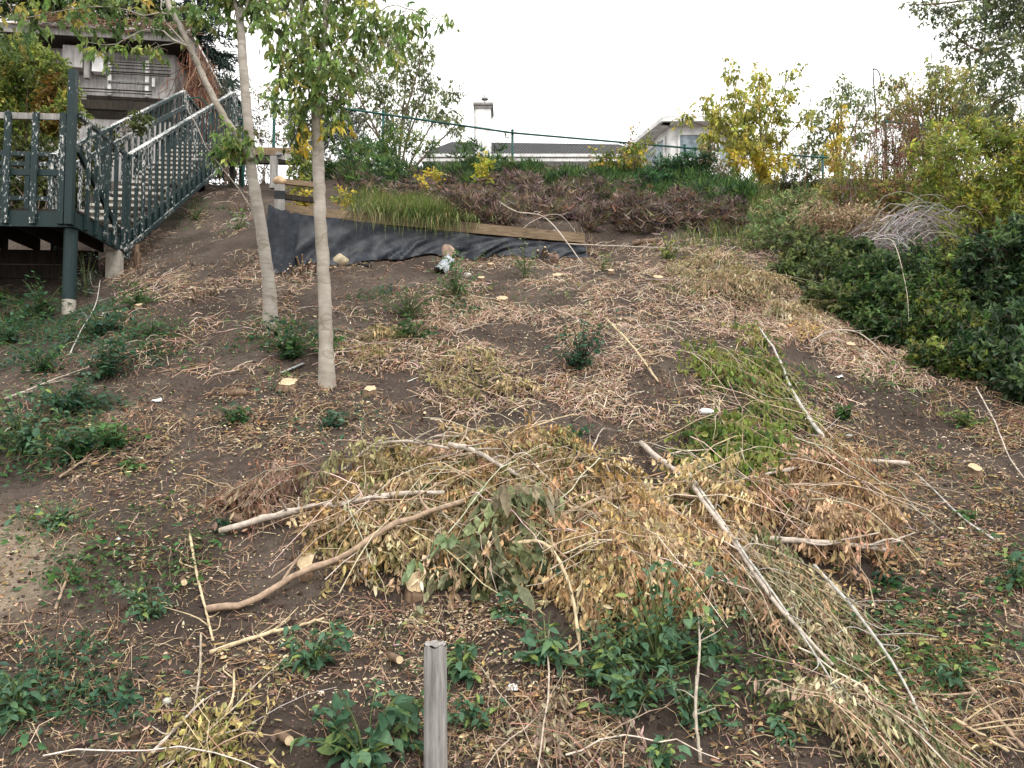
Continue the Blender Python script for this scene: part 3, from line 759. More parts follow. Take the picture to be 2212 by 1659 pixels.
# ------------------------------------------------------------------ trees and shrubs
def blob(px, py, Y, r, n, dep=1.0, ry=1.0):
    c = W(px, py, Y); k = Y / FPX
    return (c, np.array([r * k, r * k * dep, r * k * ry]), n)
def spray_cloud(leaf, twig, blobs, L, Wd, k, cols, wts=None, droop=.5, nodes=None, twigc=(.16, .12, .09), tpl=LEAF4, up=.8, tw_every=3, tr=.004, fill=.45, jit=.22):
    for c, rad, n in blobs:
        d = unit(rnd(n)); r = rng.random(n) ** fill
        lump = .78 + .5 * vnoise(d[:, 0] * 2.3 + c[0] * 5, d[:, 2] * 2.3 + d[:, 1], int(abs(c[2] * 97)) % 991)
        P = c + d * rad * (r * lump)[:, None]
        sd = unit(d * .7 + rnd(n, .55) + [0, 0, -droop])
        SLn = L * rng.uniform(.9, 2.0, n)
        t = rng.random((n, k))
        LP = (P[:, None] + sd[:, None] * (t * SLn[:, None])[..., None]).reshape(-1, 3)
        A = unit(np.repeat(sd, k, 0) * .5 + rnd(n * k, .55) + [0, 0, -droop])
        N_ = unit(rnd(n * k, .6) + [0, 0, up] + np.repeat(d, k, 0) * .35)
        tint = pal(n, cols, jit, wts)
        cc = np.clip(np.repeat(tint, k, 0) * rng.normal(1, .16, (n * k, 1)), .004, .9)
        inst(leaf, tpl, LP, A, N_, L * rng.uniform(.6, 1.2, n * k), Wd * rng.uniform(.65, 1.15, n * k), cc)
        if twig is not None and nodes is not None:
            pick = np.arange(0, n, tw_every)
            Pn = P[pick]; dd = ((Pn[:, None] - nodes[None]) ** 2).sum(-1); near = nodes[dd.argmin(1)]
            e = Pn + sd[pick] * SLn[pick][:, None]
            q = near + (Pn - near) * rng.uniform(.25, .6, (len(pick), 1)); m_ = (q + e) / 2 + rnd(len(pick), .03) + [0, 0, .02]
            tubes(twig, np.stack([q, m_, e], 1), np.array([1.0, .7, .25])[None] * tr, 3, pal(len(pick), [twigc], .25))
def limb(mb, pts, r0, r1, sides=10, n=18, wob=0., col=(.3, .26, .22)):
    P = smooth_path(pts, n)
    if wob: P[1:-1] += rnd(n - 2, wob)
    fl = (1 + .55 * np.exp(-np.arange(n) / n * 16)) if r0 > .05 else 1.
    tubes(mb, P, (np.linspace(r0, r1, n) * fl)[None] * (1 + .035 * rng.normal(0, 1, (1, n))), sides, col, caps=True)
    return P
def plant(name, label, cat, loc, limbs, blobs_list, group=None, leafmat='leaf', trunkmat='twig', trunk_name='trunk', crown_name='crown', tcol=(.16, .12, .09), **kw):
    t = thing(name, loc, label, cat, group)
    nodes = []
    for i, (pts, r0, r1) in enumerate(limbs):
        q = MB(); P = limb(q, pts, r0, r1, 12 if r0 > .03 else 7, 44 if r0 > .03 else 10, 0.003 if r0 > .03 else .01, tcol)
        q.build(trunk_name if i == 0 else 'limb', trunkmat, t, smooth=True); nodes.append(P)
    nodes = np.concatenate(nodes)
    lf, tw = MB(), MB()
    for bl, kk in blobs_list:
        a = dict(kw)
        if 'cols' in kk: a.pop('wts', None)
        a.update(kk); spray_cloud(lf, tw, bl, nodes=nodes, **a)
    lf.build(crown_name, leafmat, t)
    if tw.n: tag(tw.build('twigs', 'twig', t), kind='stuff')
    return t
BD = 1.0
def B(lst, Y, n, dep=1.0, jy=.0):
    n = n * BD
    return [blob(a, b, Y + rng.normal(0, jy), r, max(6, int(n * (r / 50.) ** 2)), dep) for a, b, r in lst]

# --- the two young trees on the slope
g = G(707, 828); Y = g[1]
wp = lambda lst, dY=0.: [W(a, b, Y + dY) for a, b in lst]
tr_limbs = [([g + [0, 0, -.15]] + wp([(703, 700), (697, 560), (690, 430), (687, 330), (684, 240), (682, 190)]), .060, .044),
            (wp([(683, 215), (676, 172), (664, 120), (655, 60), (648, -20), (640, -120)], .05), .030, .012),
            (wp([(683, 215), (692, 160), (697, 100), (700, 30), (705, -60), (708, -160)], -.05), .028, .012),
            (wp([(684, 222), (700, 165), (705, 80), (712, -20)], .12), .018, .009),
            (wp([(698, 150), (720, 120), (770, 70), (820, 28), (860, 8), (905, 25)], -.1), .010, .004),
            (wp([(690, 160), (665, 95), (640, 45), (600, 20)], -.18), .009, .004),
            (wp([(684, 205), (655, 190), (625, 195), (600, 215)], -.1), .008, .003),
            (wp([(690, 200), (725, 195), (745, 215)], -.1), .008, .003)]
GT = [(.19, .29, .09), (.25, .35, .10), (.14, .22, .075), (.34, .40, .12), (.48, .46, .12)]
plant('slope_tree', 'straight young tree with pale smooth trunk nearest the camera, right of the pair', 'tree', g, tr_limbs,
      [(B([(600, 40, 48), (640, 95, 58), (700, 55, 60), (618, 175, 42), (700, 150, 62), (742, 130, 45), (765, 60, 52), (680, 230, 40), (650, 262, 26), (722, 215, 36), (735, 250, 20), (585, 85, 24), (640, -60, 110), (740, -50, 95), (660, 150, 50), (620, 220, 26)], Y, 44, 1.5, .15), {}),
       (B([(800, 60, 40), (850, 32, 32), (898, 45, 34), (960, 32, 20), (872, 78, 24), (800, 15, 30), (830, 110, 30)], Y - .1, 42, 1.3, .1), {}),
       (B([(650, 262, 18), (640, 285, 16), (712, 275, 16), (735, 262, 16)], Y - .1, 50, 1.2, .1), dict(cols=YELLOW + YELGRN))],
      group='young trees on the slope', trunkmat='smooth_bark', L=.085, Wd=.034, k=6, cols=GT, wts=[4, 4, 3, 2, 1], droop=.95, twigc=(.14, .11, .08))
# pruning scars: slight collars round the trunk
g2 = G(588, 702); Y = g2[1]
tl_limbs = [([g2 + [0, 0, -.15]] + wp([(579, 600), (562, 480), (548, 400), (540, 335), (534, 250), (526, 150), (519, 60), (516, 20)]), .066, .040),
            (wp([(543, 345), (520, 305), (472, 232), (432, 150), (396, 70), (362, 4), (335, -60)], -.06), .037, .026),
            (wp([(516, 25), (500, -15), (488, -90)]), .028, .014), (wp([(516, 25), (527, -20), (533, -100)], .08), .026, .012), (wp([(518, 40), (540, 0), (560, -50)], -.08), .016, .008),
            (wp([(415, 120), (380, 75), (362, 55), (353, 20), (352, -30)], -.1), .012, .006),
            (wp([(405, 100), (330, 60), (250, 95), (180, 90)], -.3), .009, .003), (wp([(370, 30), (300, 30), (210, 12), (110, 30), (20, 45)], -.35), .009, .003), (wp([(400, 90), (345, 100), (290, 120)], -.2), .006, .003),
            (wp([(545, 455), (510, 400), (455, 330), (410, 245), (395, 190)], -.12), .007, .0035)]
plant('slope_tree', 'leaning forked young tree with pale trunk beside the staircase, left of the pair', 'tree', g2, tl_limbs,
      [(B([(500, 300, 26), (478, 318, 22), (528, 288, 20), (545, 320, 14)], Y - .1, 95, 1.0), {}),
       (B([(200, 92, 22), (225, 105, 20), (285, 100, 18), (335, 98, 22)], Y - .35, 46, 1.2), {}),
       (B([(60, 30, 55), (140, 10, 55), (220, 25, 55), (300, 25, 50), (360, 40, 32), (420, 15, 36), (20, 80, 45), (440, 40, 20)], Y - .2, 22, 1.5), dict(cols=[(.13, .21, .06), (.10, .17, .05), (.22, .27, .07), (.42, .36, .08)], wts=[4, 4, 2, 1])),
       (B([(505, 45, 18), (555, 15, 26), (480, -30, 60), (560, -50, 60), (395, 15, 20)], Y, 80, 1.2), {})],
      group='young trees on the slope', trunkmat='smooth_bark', L=.10, Wd=.042, k=6, cols=GT, wts=[4, 4, 3, 2, 1], droop=.8, twigc=(.18, .15, .12))

BD = 1.9
# --- beyond the fence, middle left
def simple(name, label, cat, px, py, Y, blobs_list, nlimb=4, r0=.03, group=None, spread=.6, **kw):
    """a shrub or tree rooted at (px,py), its limbs reaching for the blobs"""
    b0 = W(px, py, Y); b0[2] = float(H(b0[0], min(Y, 25.9))) if Y < 26 else 5.5
    cs = np.array([c for bl, _ in blobs_list for c, r, n in bl])
    limbs = []
    order = rng.permutation(len(cs))[:nlimb]
    for j in order:
        e = cs[j]; m1 = b0 + (e - b0) * np.array([.25, .25, .5]) + rnd(1, .05)[0]
        limbs.append(([b0 + rnd(1, .04)[0] * [1, 1, 0] + [0, 0, -.1], m1, e], r0 * rng.uniform(.6, 1), r0 * .25))
    return plant(name, label, cat, b0, limbs, blobs_list, group, **kw)
GRT = [(.16, .21, .09), (.21, .26, .11), (.26, .29, .12), (.11, .15, .07), (.36, .35, .13)]
simple('background_tree', 'airy grey-green tree with sparse leaves behind the fence, right of the slope trees', 'tree', 860, 380, 20.5,
       [(B([(790, 120, 50), (845, 75, 48), (880, 150, 55), (820, 190, 55), (915, 110, 34), (900, 215, 48), (950, 240, 40), (850, 255, 50), (780, 245, 45), (975, 195, 26), (930, 180, 30), (985, 270, 26), (760, 180, 40)], 20.5, 85, 1.3, .4), {})],
       9, .06, L=.12, Wd=.05, k=5, cols=GRT, wts=[4, 4, 3, 2, 1], droop=.7, spread=1)
simple('dark_shrub', 'dark blue-green conifer shrub behind the fence between the slope trees', 'shrub', 690, 390, 17.6,
       [(B([(630, 250, 34), (660, 285, 40), (710, 270, 46), (745, 290, 36), (700, 300, 50), (640, 300, 36), (770, 300, 30)], 17.6, 150, .9, .2), dict(cols=[(.02, .04, .035), (.03, .055, .045), (.012, .025, .022)])),
        (B([(735, 225, 30), (700, 215, 26), (760, 250, 24)], 17.8, 120, .9, .2), dict(cols=[(.06, .03, .035), (.04, .03, .03), (.09, .06, .05)]))],
       5, .03, L=.085, Wd=.022, k=7, cols=DKGRN, droop=.1)
simple('yellowing_shrub', 'thin shrub with pale pink-yellow leaves behind the fence near the stair head', 'shrub', 570, 370, 16.9,
       [(B([(575, 215, 22), (590, 190, 16), (600, 250, 20), (560, 280, 24), (600, 300, 24), (640, 330, 18), (555, 200, 14)], 16.9, 80, 1., .2), {})],
       5, .012, L=.09, Wd=.035, k=4, cols=[(.30, .26, .10), (.20, .22, .07), (.34, .24, .12), (.12, .16, .06)], droop=.6)
simple('grass_shrub', 'fresh green leafy shrub on the crest left of the white chimney', 'shrub', 880, 360, 16.8,
       [(B([(760, 330, 30), (800, 320, 28), (850, 300, 34), (890, 310, 30), (830, 330, 30), (930, 318, 24), (740, 320, 22)], 16.7, 110, .8, .2), {})],
       6, .012, L=.10, Wd=.03, k=6, cols=MIDGRN + YELGRN, droop=.0)
simple('gold_sapling', 'yellow-leaved sapling standing right behind the upper slope tree trunk', 'sapling', 655, 455, 11.4,
       [(B([(650, 330, 20), (640, 365, 22), (665, 350, 22), (645, 395, 18), (668, 390, 18), (632, 340, 12)], 11.4, 85, 1., .1), dict(cols=YELGRN)),
        (B([(660, 425, 20), (648, 440, 14), (655, 312, 16)], 11.3, 110, 1., .1), dict(cols=YELLOW))],
       6, .010, L=.075, Wd=.038, k=5, cols=YELGRN, droop=.35)
simple('gold_sapling', 'bushy yellow-green sprout right of the trunk above the brown board', 'sapling', 742, 462, 11.2,
       [(B([(735, 425, 15), (748, 440, 14), (752, 415, 10)], 11.2, 120, 1., .1), {})], 3, .006, L=.07, Wd=.03, k=5, cols=YELLOW + YELGRN, droop=.1)
simple('gold_sapling', 'bright yellow sprout on the green juniper below the white chimney', 'sapling', 1043, 400, 14.3,
       [(B([(1040, 345, 12), (1036, 365, 15), (1050, 360, 14), (1045, 382, 14)], 14.3, 110, 1., .1), {})], 3, .006, L=.085, Wd=.045, k=5, cols=[(.45, .45, .05), (.55, .5, .07), (.33, .38, .05)], droop=.1)
simple('gold_sapling', 'low spreading yellow sprout at the edge of the dead juniper', 'sapling', 930, 410, 13.6,
       [(B([(912, 386, 9), (930, 380, 12), (942, 378, 10), (920, 392, 9)], 13.6, 110, 1., .1), {})], 3, .005, L=.08, Wd=.04, k=5, cols=YELLOW, droop=.0)
simple('gold_sapling', 'tiny yellow-green seedling in the middle of the dead brown juniper', 'sapling', 1100, 465, 12.9,
       [(B([(1088, 430, 9), (1098, 436, 9), (1092, 442, 8)], 12.9, 120, 1., .1), {})], 2, .005, L=.07, Wd=.03, k=4, cols=YELGRN, droop=.0)

# --- crest, right half
YT = [(.44, .44, .09), (.33, .36, .09), (.54, .50, .10), (.24, .29, .09)]
simple('yellow_tree', 'tall yellow-green young tree on the crest in front of the white house', 'tree', 1645, 420, 16.4,
       [(B([(1590, 215, 34), (1580, 160, 20), (1640, 165, 26), (1650, 205, 30), (1712, 150, 16), (1705, 195, 20), (1560, 255, 32), (1615, 250, 44), (1690, 240, 24), (1525, 215, 18), (1530, 290, 28), (1600, 300, 48), (1670, 290, 36), (1540, 240, 20), (1580, 130, 10), (1740, 250, 18), (1480, 255, 16)], 16.4, 95, 1.2, .3), {}),
        (B([(1640, 340, 36), (1665, 375, 30), (1640, 390, 26), (1590, 345, 26), (1690, 345, 22)], 16.2, 100, 1., .2), dict(cols=YELLOW, droop=.6))],
       12, .035, L=.12, Wd=.052, k=5, cols=YT, wts=[4, 3, 3, 2], droop=.85, spread=1)
simple('crest_shrub', 'yellow-green shrub on the crest left of the white house', 'shrub', 1340, 390, 16.6,
       [(B([(1290, 345, 24), (1330, 340, 28), (1365, 330, 30), (1380, 350, 24), (1300, 365, 26), (1340, 368, 26), (1395, 310, 20), (1370, 275, 8)], 16.6, 100, .9, .2), {})],
       6, .014, L=.10, Wd=.04, k=5, cols=YELGRN + YELLOW[:1] + [(.35, .26, .18)], droop=.3)
simple('crest_shrub', 'dense dark green shrub on the crest under the house windows', 'shrub', 1455, 425, 15.5,
       [(B([(1400, 385, 28), (1440, 365, 36), (1480, 355, 34), (1510, 375, 30), (1450, 395, 36), (1495, 400, 28), (1415, 400, 26), (1530, 340, 20)], 15.5, 170, .9, .2), {})],
       6, .014, L=.085, Wd=.04, k=6, cols=DKGRN + MIDGRN, droop=.2)
simple('crest_shrub', 'brownish thin-leaved shrub below the yellow tree', 'shrub', 1580, 440, 15.2,
       [(B([(1560, 370, 34), (1540, 400, 30), (1590, 410, 36), (1630, 425, 34), (1560, 430, 30), (1530, 330, 26)], 15.3, 110, .9, .2), {})],
       8, .010, L=.075, Wd=.022, k=6, cols=[(.10, .12, .04), (.20, .16, .07), (.28, .20, .12), (.06, .09, .03)], droop=.1)
simple('crest_shrub', 'dark olive shrub on the crest right of the yellow tree', 'shrub', 1705, 450, 14.6,
       [(B([(1700, 395, 30), (1740, 385, 32), (1680, 420, 30), (1720, 425, 34), (1760, 410, 26), (1650, 440, 26)], 14.6, 150, .9, .2), {})],
       6, .012, L=.08, Wd=.026, k=6, cols=[(.05, .085, .03), (.09, .11, .035), (.14, .13, .045)], droop=.1)
FAR = [(.20, .26, .11), (.27, .31, .12), (.14, .19, .09), (.38, .38, .13)]
simple('background_tree', 'slender pale green tree behind the right end of the long fence', 'tree', 1810, 400, 21.5,
       [(B([(1820, 185, 26), (1845, 215, 34), (1800, 215, 22), (1880, 250, 30), (1770, 245, 24), (1745, 240, 14), (1790, 275, 36), (1750, 300, 26), (1850, 290, 38), (1770, 335, 40), (1720, 345, 24), (1730, 320, 22), (1880, 200, 18)], 21.5, 85, 1.2, .4), {}),
        (B([(1812, 240, 16), (1812, 270, 16), (1808, 300, 20), (1800, 330, 26), (1810, 355, 22)], 20.8, 130, 1., .2), dict(cols=YELLOW))],
       9, .05, L=.13, Wd=.05, k=5, cols=FAR, wts=[4, 3, 3, 1], droop=.6)
simple('background_tree', 'leafy olive-green tree behind the short fence section at right', 'tree', 2020, 380, 20.0,
       [(B([(1930, 235, 40), (1985, 215, 40), (2035, 190, 44), (2090, 170, 46), (2060, 240, 50), (2110, 230, 50), (1990, 280, 46), (1920, 185, 24), (2020, 150, 28), (2150, 260, 50), (1950, 170, 18), (1970, 320, 40)], 20.0, 100, 1.2, .5), {})],
       10, .06, L=.13, Wd=.05, k=5, cols=[(.25, .29, .09), (.34, .36, .09), (.17, .21, .08), (.42, .34, .12)], droop=.5)
bx = W(2330, 470, 12.5); bx[2] = float(H(bx[0], 12.5))
plant('overhanging_tree', 'large dark green tree reaching into the upper right corner', 'tree', bx,
      [([bx + [0, 0, -.2], W(2320, 250, 12.5), W(2300, 60, 12.4), W(2280, -150, 12.3)], .12, .05), ([W(2318, 220, 12.5), W(2240, 190, 12.2), W(2150, 225, 11.9), W(2080, 268, 11.7)], .03, .006),
       ([W(2310, 120, 12.4), W(2220, 90, 12.1), W(2120, 110, 11.9), W(2040, 60, 11.7)], .035, .006), ([W(2300, 20, 12.4), W(2180, -10, 12.), W(2060, 5, 11.8), W(1960, 10, 11.6)], .03, .005)],
      [(B([(1990, 12, 26), (2030, 30, 34), (2080, 30, 46), (2140, 30, 52), (2200, 40, 60), (2110, 90, 44), (2170, 110, 56), (2210, 160, 50), (2130, 160, 36), (2050, 75, 26), (2170, 210, 40), (2100, 230, 22), (2200, 250, 36), (1960, 5, 14), (2060, 110, 18), (2130, 258, 22), (2220, -40, 110)], 11.9, 52, 1.3, .3), {})],
      trunkmat='log_bark', L=.085, Wd=.034, k=6, cols=[(.14, .18, .10), (.11, .14, .085), (.18, .23, .10), (.25, .28, .11)], droop=.3)
# red-brown twiggy shrub with seed heads
q0 = W(1960, 470, 13.0); q0[2] = float(H(q0[0], 13.0))
red = thing('red_shrub', q0, 'red-brown twiggy shrub with upright stems at the right end of crest', 'shrub')
n = 150; b_ = np.stack([rng.normal(q0[0], .55, n), rng.normal(13.0, .4, n)], -1); bz = H(b_[:, 0], b_[:, 1])
top_ = np.stack([b_[:, 0] + rng.normal(0, .28, n), b_[:, 1] + rng.normal(0, .2, n), bz + rng.uniform(.9, 2.1, n)], -1); bot = np.stack([b_[:, 0], b_[:, 1], bz], -1)
q = MB(); mid = (bot + top_) / 2 + rnd(n, .06); tubes(q, np.stack([bot, mid, top_], 1), np.array([[.009, .006, .002]]), 4, pal(n, [(.20, .09, .06), (.26, .15, .10), (.14, .08, .06)])); q.build('stems', 'twig', red)
q = MB(); spray_cloud(q, None, B([(1900, 300, 36), (1950, 270, 40), (1990, 300, 44), (1930, 330, 46), (1985, 355, 50), (1900, 370, 44), (2030, 340, 44), (1950, 400, 60), (2030, 400, 50), (1880, 420, 50), (1960, 240, 20)], 13.0, 75, 1., .2), .07, .02, 5, [(.26, .10, .08), (.20, .12, .07), (.24, .19, .08), (.14, .15, .05), (.10, .11, .04)], droop=.2); q.build('crown', 'leaf', red)
simple('hedge_shrub', 'tall yellow-green shrub at the right edge above the dark bushes', 'shrub', 2130, 560, 11.2,
       [(B([(1990, 330, 30), (2030, 290, 34), (2090, 275, 36), (2060, 330, 50), (2110, 310, 46), (2170, 320, 56), (2205, 300, 44), (2080, 390, 50), (2150, 390, 60), (2210, 400, 56), (2110, 450, 56), (2190, 470, 60), (2060, 440, 40), (2230, 350, 60), (2020, 380, 40), (2000, 440, 40), (2140, 510, 50), (2060, 500, 44), (2210, 530, 50)], 10.9, 85, 1.1, .3), {})],
       14, .016, L=.085, Wd=.030, k=6, cols=[(.24, .31, .06), (.34, .38, .08), (.16, .22, .05), (.52, .48, .09), (.34, .26, .10)], wts=[4, 4, 3, 2, 1], droop=.2)
simple('hedge_shrub', 'olive and rust shrub between the red-brown shrub and the grassy gap', 'shrub', 1830, 500, 12.4,
       [(B([(1790, 400, 36), (1840, 380, 40), (1880, 420, 44), (1800, 440, 40), (1860, 460, 40), (1930, 450, 44), (1760, 430, 30), (1980, 440, 40), (1760, 460, 30), (1820, 340, 30), (1870, 360, 34), (1930, 400, 40), (1980, 390, 40)], 12.4, 60, 1., .2), {})],
       14, .010, L=.075, Wd=.026, k=6, cols=[(.28, .32, .08), (.38, .36, .10), (.40, .24, .13), (.18, .24, .07)], droop=.1)
# dark bushes along the right side of the clearing
GRP = 'dark leafy bushes along the right edge'
DB = [(.025, .06, .02), (.045, .095, .03), (.075, .14, .045), (.13, .20, .06)]
def bush(label, px, py, Y, lst, n, cols=DB, L=.07, Wd=.036, **kw):
    return simple('leafy_bush', label, 'bush', px, py, Y, [([x for a, b, r in lst for x in B([(a, b, r * 1.1)], min(Y, float(depth(a, b + r * .75)) - .02), n, .9, .06)], {})], 9, .012, GRP, L=L, Wd=Wd, k=6, cols=cols, droop=kw.pop('droop', .25), **kw)
bush('grey-green bush at the upper left end of the right-hand bushes', 1690, 520, 11.6, [(1650, 480, 40), (1690, 455, 46), (1700, 510, 46), (1640, 515, 30), (1740, 440, 40), (1730, 490, 44)], 80, [(.17, .25, .09), (.23, .31, .13), (.12, .19, .08), (.36, .35, .17)], .08, .026, droop=-.1)
bush('dark bush just right of the clearing with tan cut brush on top', 1780, 600, 10.3, [(1770, 640, 34), (1700, 590, 34), (1820, 650, 36), (1740, 560, 46), (1790, 540, 50), (1800, 590, 46), (1760, 600, 34), (1830, 570, 50), (1720, 530, 40)], 105, [(.05, .085, .03), (.09, .13, .045), (.14, .19, .06), (.20, .22, .08)])
bush('broad dark bush below the heap of grey twigs', 1900, 660, 9.6, [(1880, 700, 36), (1840, 670, 36), (1940, 715, 40), (1850, 610, 50), (1900, 600, 56), (1930, 650, 54), (1880, 655, 42), (1960, 600, 60), (1980, 560, 46), (1850, 560, 50)], 105)
bush('dark bush with overhanging lower twigs at middle right', 2010, 730, 8.8, [(2000, 765, 36), (2060, 780, 40), (1960, 735, 30), (2110, 790, 40), (1980, 670, 50), (2030, 650, 60), (2060, 700, 56), (2000, 720, 36), (2090, 620, 60), (2050, 580, 60), (2100, 720, 46)], 95, [(.03, .065, .02), (.06, .11, .03), (.11, .17, .04), (.22, .26, .06)], .062, .034)
bush('tall dark bush at the right edge of the picture', 2170, 790, 8.3, [(2140, 790, 44), (2190, 800, 50), (2220, 830, 46), (2090, 760, 40), (2130, 560, 60), (2190, 540, 60), (2140, 640, 66), (2210, 620, 70), (2150, 720, 56), (2210, 720, 66), (2240, 540, 80), (2120, 760, 36)], 105, [(.025, .055, .025), (.045, .09, .04), (.08, .14, .055), (.11, .18, .06)], .085, .038)
bush('low pale-leaved sprig at the right edge below the dark bushes', 2195, 800, 7.3, [(2170, 775, 22), (2200, 760, 26), (2212, 790, 26), (2190, 725, 18), (2150, 800, 20)], 110, BLGRN + MIDGRN, .06, .03)
# --- heaps of cut brush lying on the bushes
def twig_heap(mb, px, py, Y, rx, ry, n, length, cols, r=.004, lift=.0, ang=None, arch=.15):
    c = W(px, py, Y); k = Y / FPX
    P0 = c + np.stack([rng.normal(0, rx * k * .55, n), rng.normal(0, .3, n), rng.normal(0, ry * k * .55, n) + lift], -1)
    az = rng.uniform(0, 2 * np.pi, n) if ang is None else rng.normal(ang, .5, n)
    Ln = length * rng.uniform(.5, 1.3, n); d = np.stack([np.cos(az), np.sin(az) * .6, rng.normal(0, .3, n)], -1)
    t = np.linspace(-.5, .5, 6)
    Pt = P0[:, None] + d[:, None] * (t[None, :] * Ln[:, None])[..., None]
    Pt[..., 2] += arch * (Ln[:, None] * (1 - 4 * t[None] ** 2)) - arch * .5 * Ln[:, None]
    Pt[:, 1:-1] += rng.normal(0, .012, (n, 4, 3))
    tubes(mb, Pt, (r * np.linspace(1, .4, 6))[None] * rng.uniform(.6, 1.5, (n, 1)), 4, pal(n, cols))
    return Pt
h = thing('twig_heap', W(1960, 530, 10.4), 'heap of bare grey twigs lying on the dark bushes at right', 'brush heap')
q = MB(); twig_heap(q, 1965, 492, 9.9, 58, 30, 110, .7, [(.30, .27, .26), (.22, .19, .185), (.40, .37, .355)], .0045, ang=-.2, arch=.3); twig_heap(q, 1905, 535, 9.7, 34, 30, 60, .5, [(.42, .40, .40), (.34, .31, .30)], .006, ang=-1.2); tag(q.build('twigs', 'twig', h), kind='stuff')
h = thing('brush_heap', W(1790, 500, 11.0), 'cut brush with withered tan leaves draped on the bushes right of the crest', 'brush heap')
q, q2 = MB(), MB(); Pt = twig_heap(q, 1810, 480, 10.6, 80, 24, 60, .7, TWIGC, .0035, ang=.35, arch=.25); tag(q.build('twigs', 'twig', h), kind='stuff')
i = rng.integers(0, len(Pt), 2300); j = rng.integers(1, 6, 2300)
inst(q2, CURL, Pt[i, j] + rnd(2300, .05), unit(rnd(2300, .9) + [0, 0, -.6]), rnd(2300), rng.uniform(.03, .075, 2300), rng.uniform(.015, .035, 2300), pal(2300, [(.42, .31, .21), (.33, .25, .15), (.5, .39, .27), (.2, .18, .09)])); q2.build('dry_leaves', 'dry_leaf', h)

# --- left hedge, greenery over and behind the shed
simple('hedge_shrub', 'big yellowing hedge with rust patches at the left edge beside the shed', 'shrub', 60, 330, 14.2,
       [(B([(20, 140, 50), (60, 120, 45), (110, 150, 46), (40, 200, 56), (100, 210, 56), (140, 190, 36), (150, 235, 34), (60, 260, 56), (120, 270, 46), (10, 260, 56), (-20, 190, 60)], 14.0, 150, 1.1, .3), {}),
        (B([(110, 200, 24), (95, 230, 26), (120, 170, 18), (140, 255, 24), (100, 265, 22)], 13.6, 130, 1., .1), dict(cols=[(.24, .14, .03), (.32, .2, .04), (.2, .16, .04)]))],
       12, .02, L=.085, Wd=.042, k=6, cols=[(.20, .27, .06), (.28, .33, .07), (.13, .19, .05), (.40, .37, .08)], wts=[4, 3, 3, 1], droop=.25)
simple('hedge_shrub', 'dark green undergrowth showing behind the landing balusters', 'shrub', 90, 480, 12.6,
       [(B([(20, 330, 50), (80, 330, 50), (150, 340, 44), (30, 400, 50), (100, 400, 50), (180, 400, 40), (60, 440, 40), (150, 440, 36), (230, 300, 30), (300, 260, 26), (-20, 360, 50), (210, 340, 36)], 12.9, 110, .7, .15), {})],
       10, .012, L=.08, Wd=.04, k=6, cols=[(.06, .09, .025), (.10, .13, .035), (.14, .16, .04), (.04, .06, .02)], droop=.3)
simple('roof_creeper', 'dark green and gold creeper foliage growing over the shed roof', 'creeper', 150, 110, 19.2,
       [(B([(20, 20, 60), (90, 30, 56), (160, 20, 56), (230, 30, 50), (300, 25, 46), (360, 30, 36), (60, 70, 40), (0, 90, 50), (200, -30, 70), (320, -30, 60), (80, -30, 80), (130, 60, 26)], 18.6, 140, .8, .3), {}),
        (B([(170, 30, 24), (190, 50, 20), (100, 45, 22), (250, 45, 18)], 17.9, 110, .8, .2), dict(cols=[(.36, .28, .06), (.42, .30, .08), (.28, .26, .06)]))],
       8, .02, L=.11, Wd=.05, k=6, cols=[(.045, .085, .03), (.07, .12, .035), (.03, .055, .025), (.12, .15, .04)], droop=.3)
# spruce
sp0 = W(425, 300, 22.0); sp0[2] = 5.5
spr = thing('spruce_tree', sp0, 'dark blue-green spruce behind the right end of the shed roof', 'tree')
zt_s = W(425, -160, 22.)[2]
q = MB(); limb(q, [sp0, [sp0[0], 22., zt_s]], .16, .02, 8, 8); q.build('trunk', 'log_bark', spr)
lf, tw = MB(), MB()
nb = 260; zz = sp0[2] + .8 + (zt_s - sp0[2] - .8) * rng.random(nb); az = rng.uniform(0, 2 * np.pi, nb); ln = (zt_s - zz) / (zt_s - sp0[2]) * 2.6 * rng.uniform(.7, 1.1, nb) + .15
a_ = np.stack([np.full(nb, sp0[0]), np.full(nb, 22.), zz], -1); dd_ = np.stack([np.cos(az), np.sin(az), np.full(nb, -.18)], -1)
tt_ = np.linspace(0, 1, 5); Pb = a_[:, None] + dd_[:, None] * (ln[:, None] * tt_)[..., None]; Pb[..., 2] += .12 * ln[:, None] * tt_ ** 2
tubes(tw, Pb, np.linspace(.018, .004, 5)[None], 3, (.08, .06, .05)); tw.build('boughs', 'twig', spr)
per = 80; t = rng.random((nb, per)) ** .7; ip = np.clip((t * 4).astype(int), 0, 3); fr = t * 4 - ip
idx = np.arange(nb)[:, None]; PP = Pb[idx, ip] + (Pb[idx, ip + 1] - Pb[idx, ip]) * fr[..., None]
PP = (PP + rng.normal(0, .05, PP.shape)).reshape(-1, 3); dB = np.repeat(dd_, per, 0)
inst(lf, BLADE, PP, unit(dB * .8 + rnd(len(PP), .5) + [0, 0, -.25]), unit(rnd(len(PP), .4) + [0, 0, 1]), rng.uniform(.12, .24, len(PP)), .035, pal(len(PP), [(.018, .04, .035), (.03, .06, .05), (.045, .08, .065)]))
lf.build('crown', 'blade', spr)
simple('young_conifer', 'small blue-green conifer tip between the stair head and the left tree', 'tree', 495, 300, 17.5,
       [(B([(490, 165, 14), (488, 190, 18), (492, 215, 22), (505, 240, 22), (520, 200, 12)], 17.5, 140, 1., .1), {})], 3, .02, L=.10, Wd=.018, k=7, cols=[(.02, .05, .04), (.035, .075, .05), (.06, .10, .06)], droop=-.2)
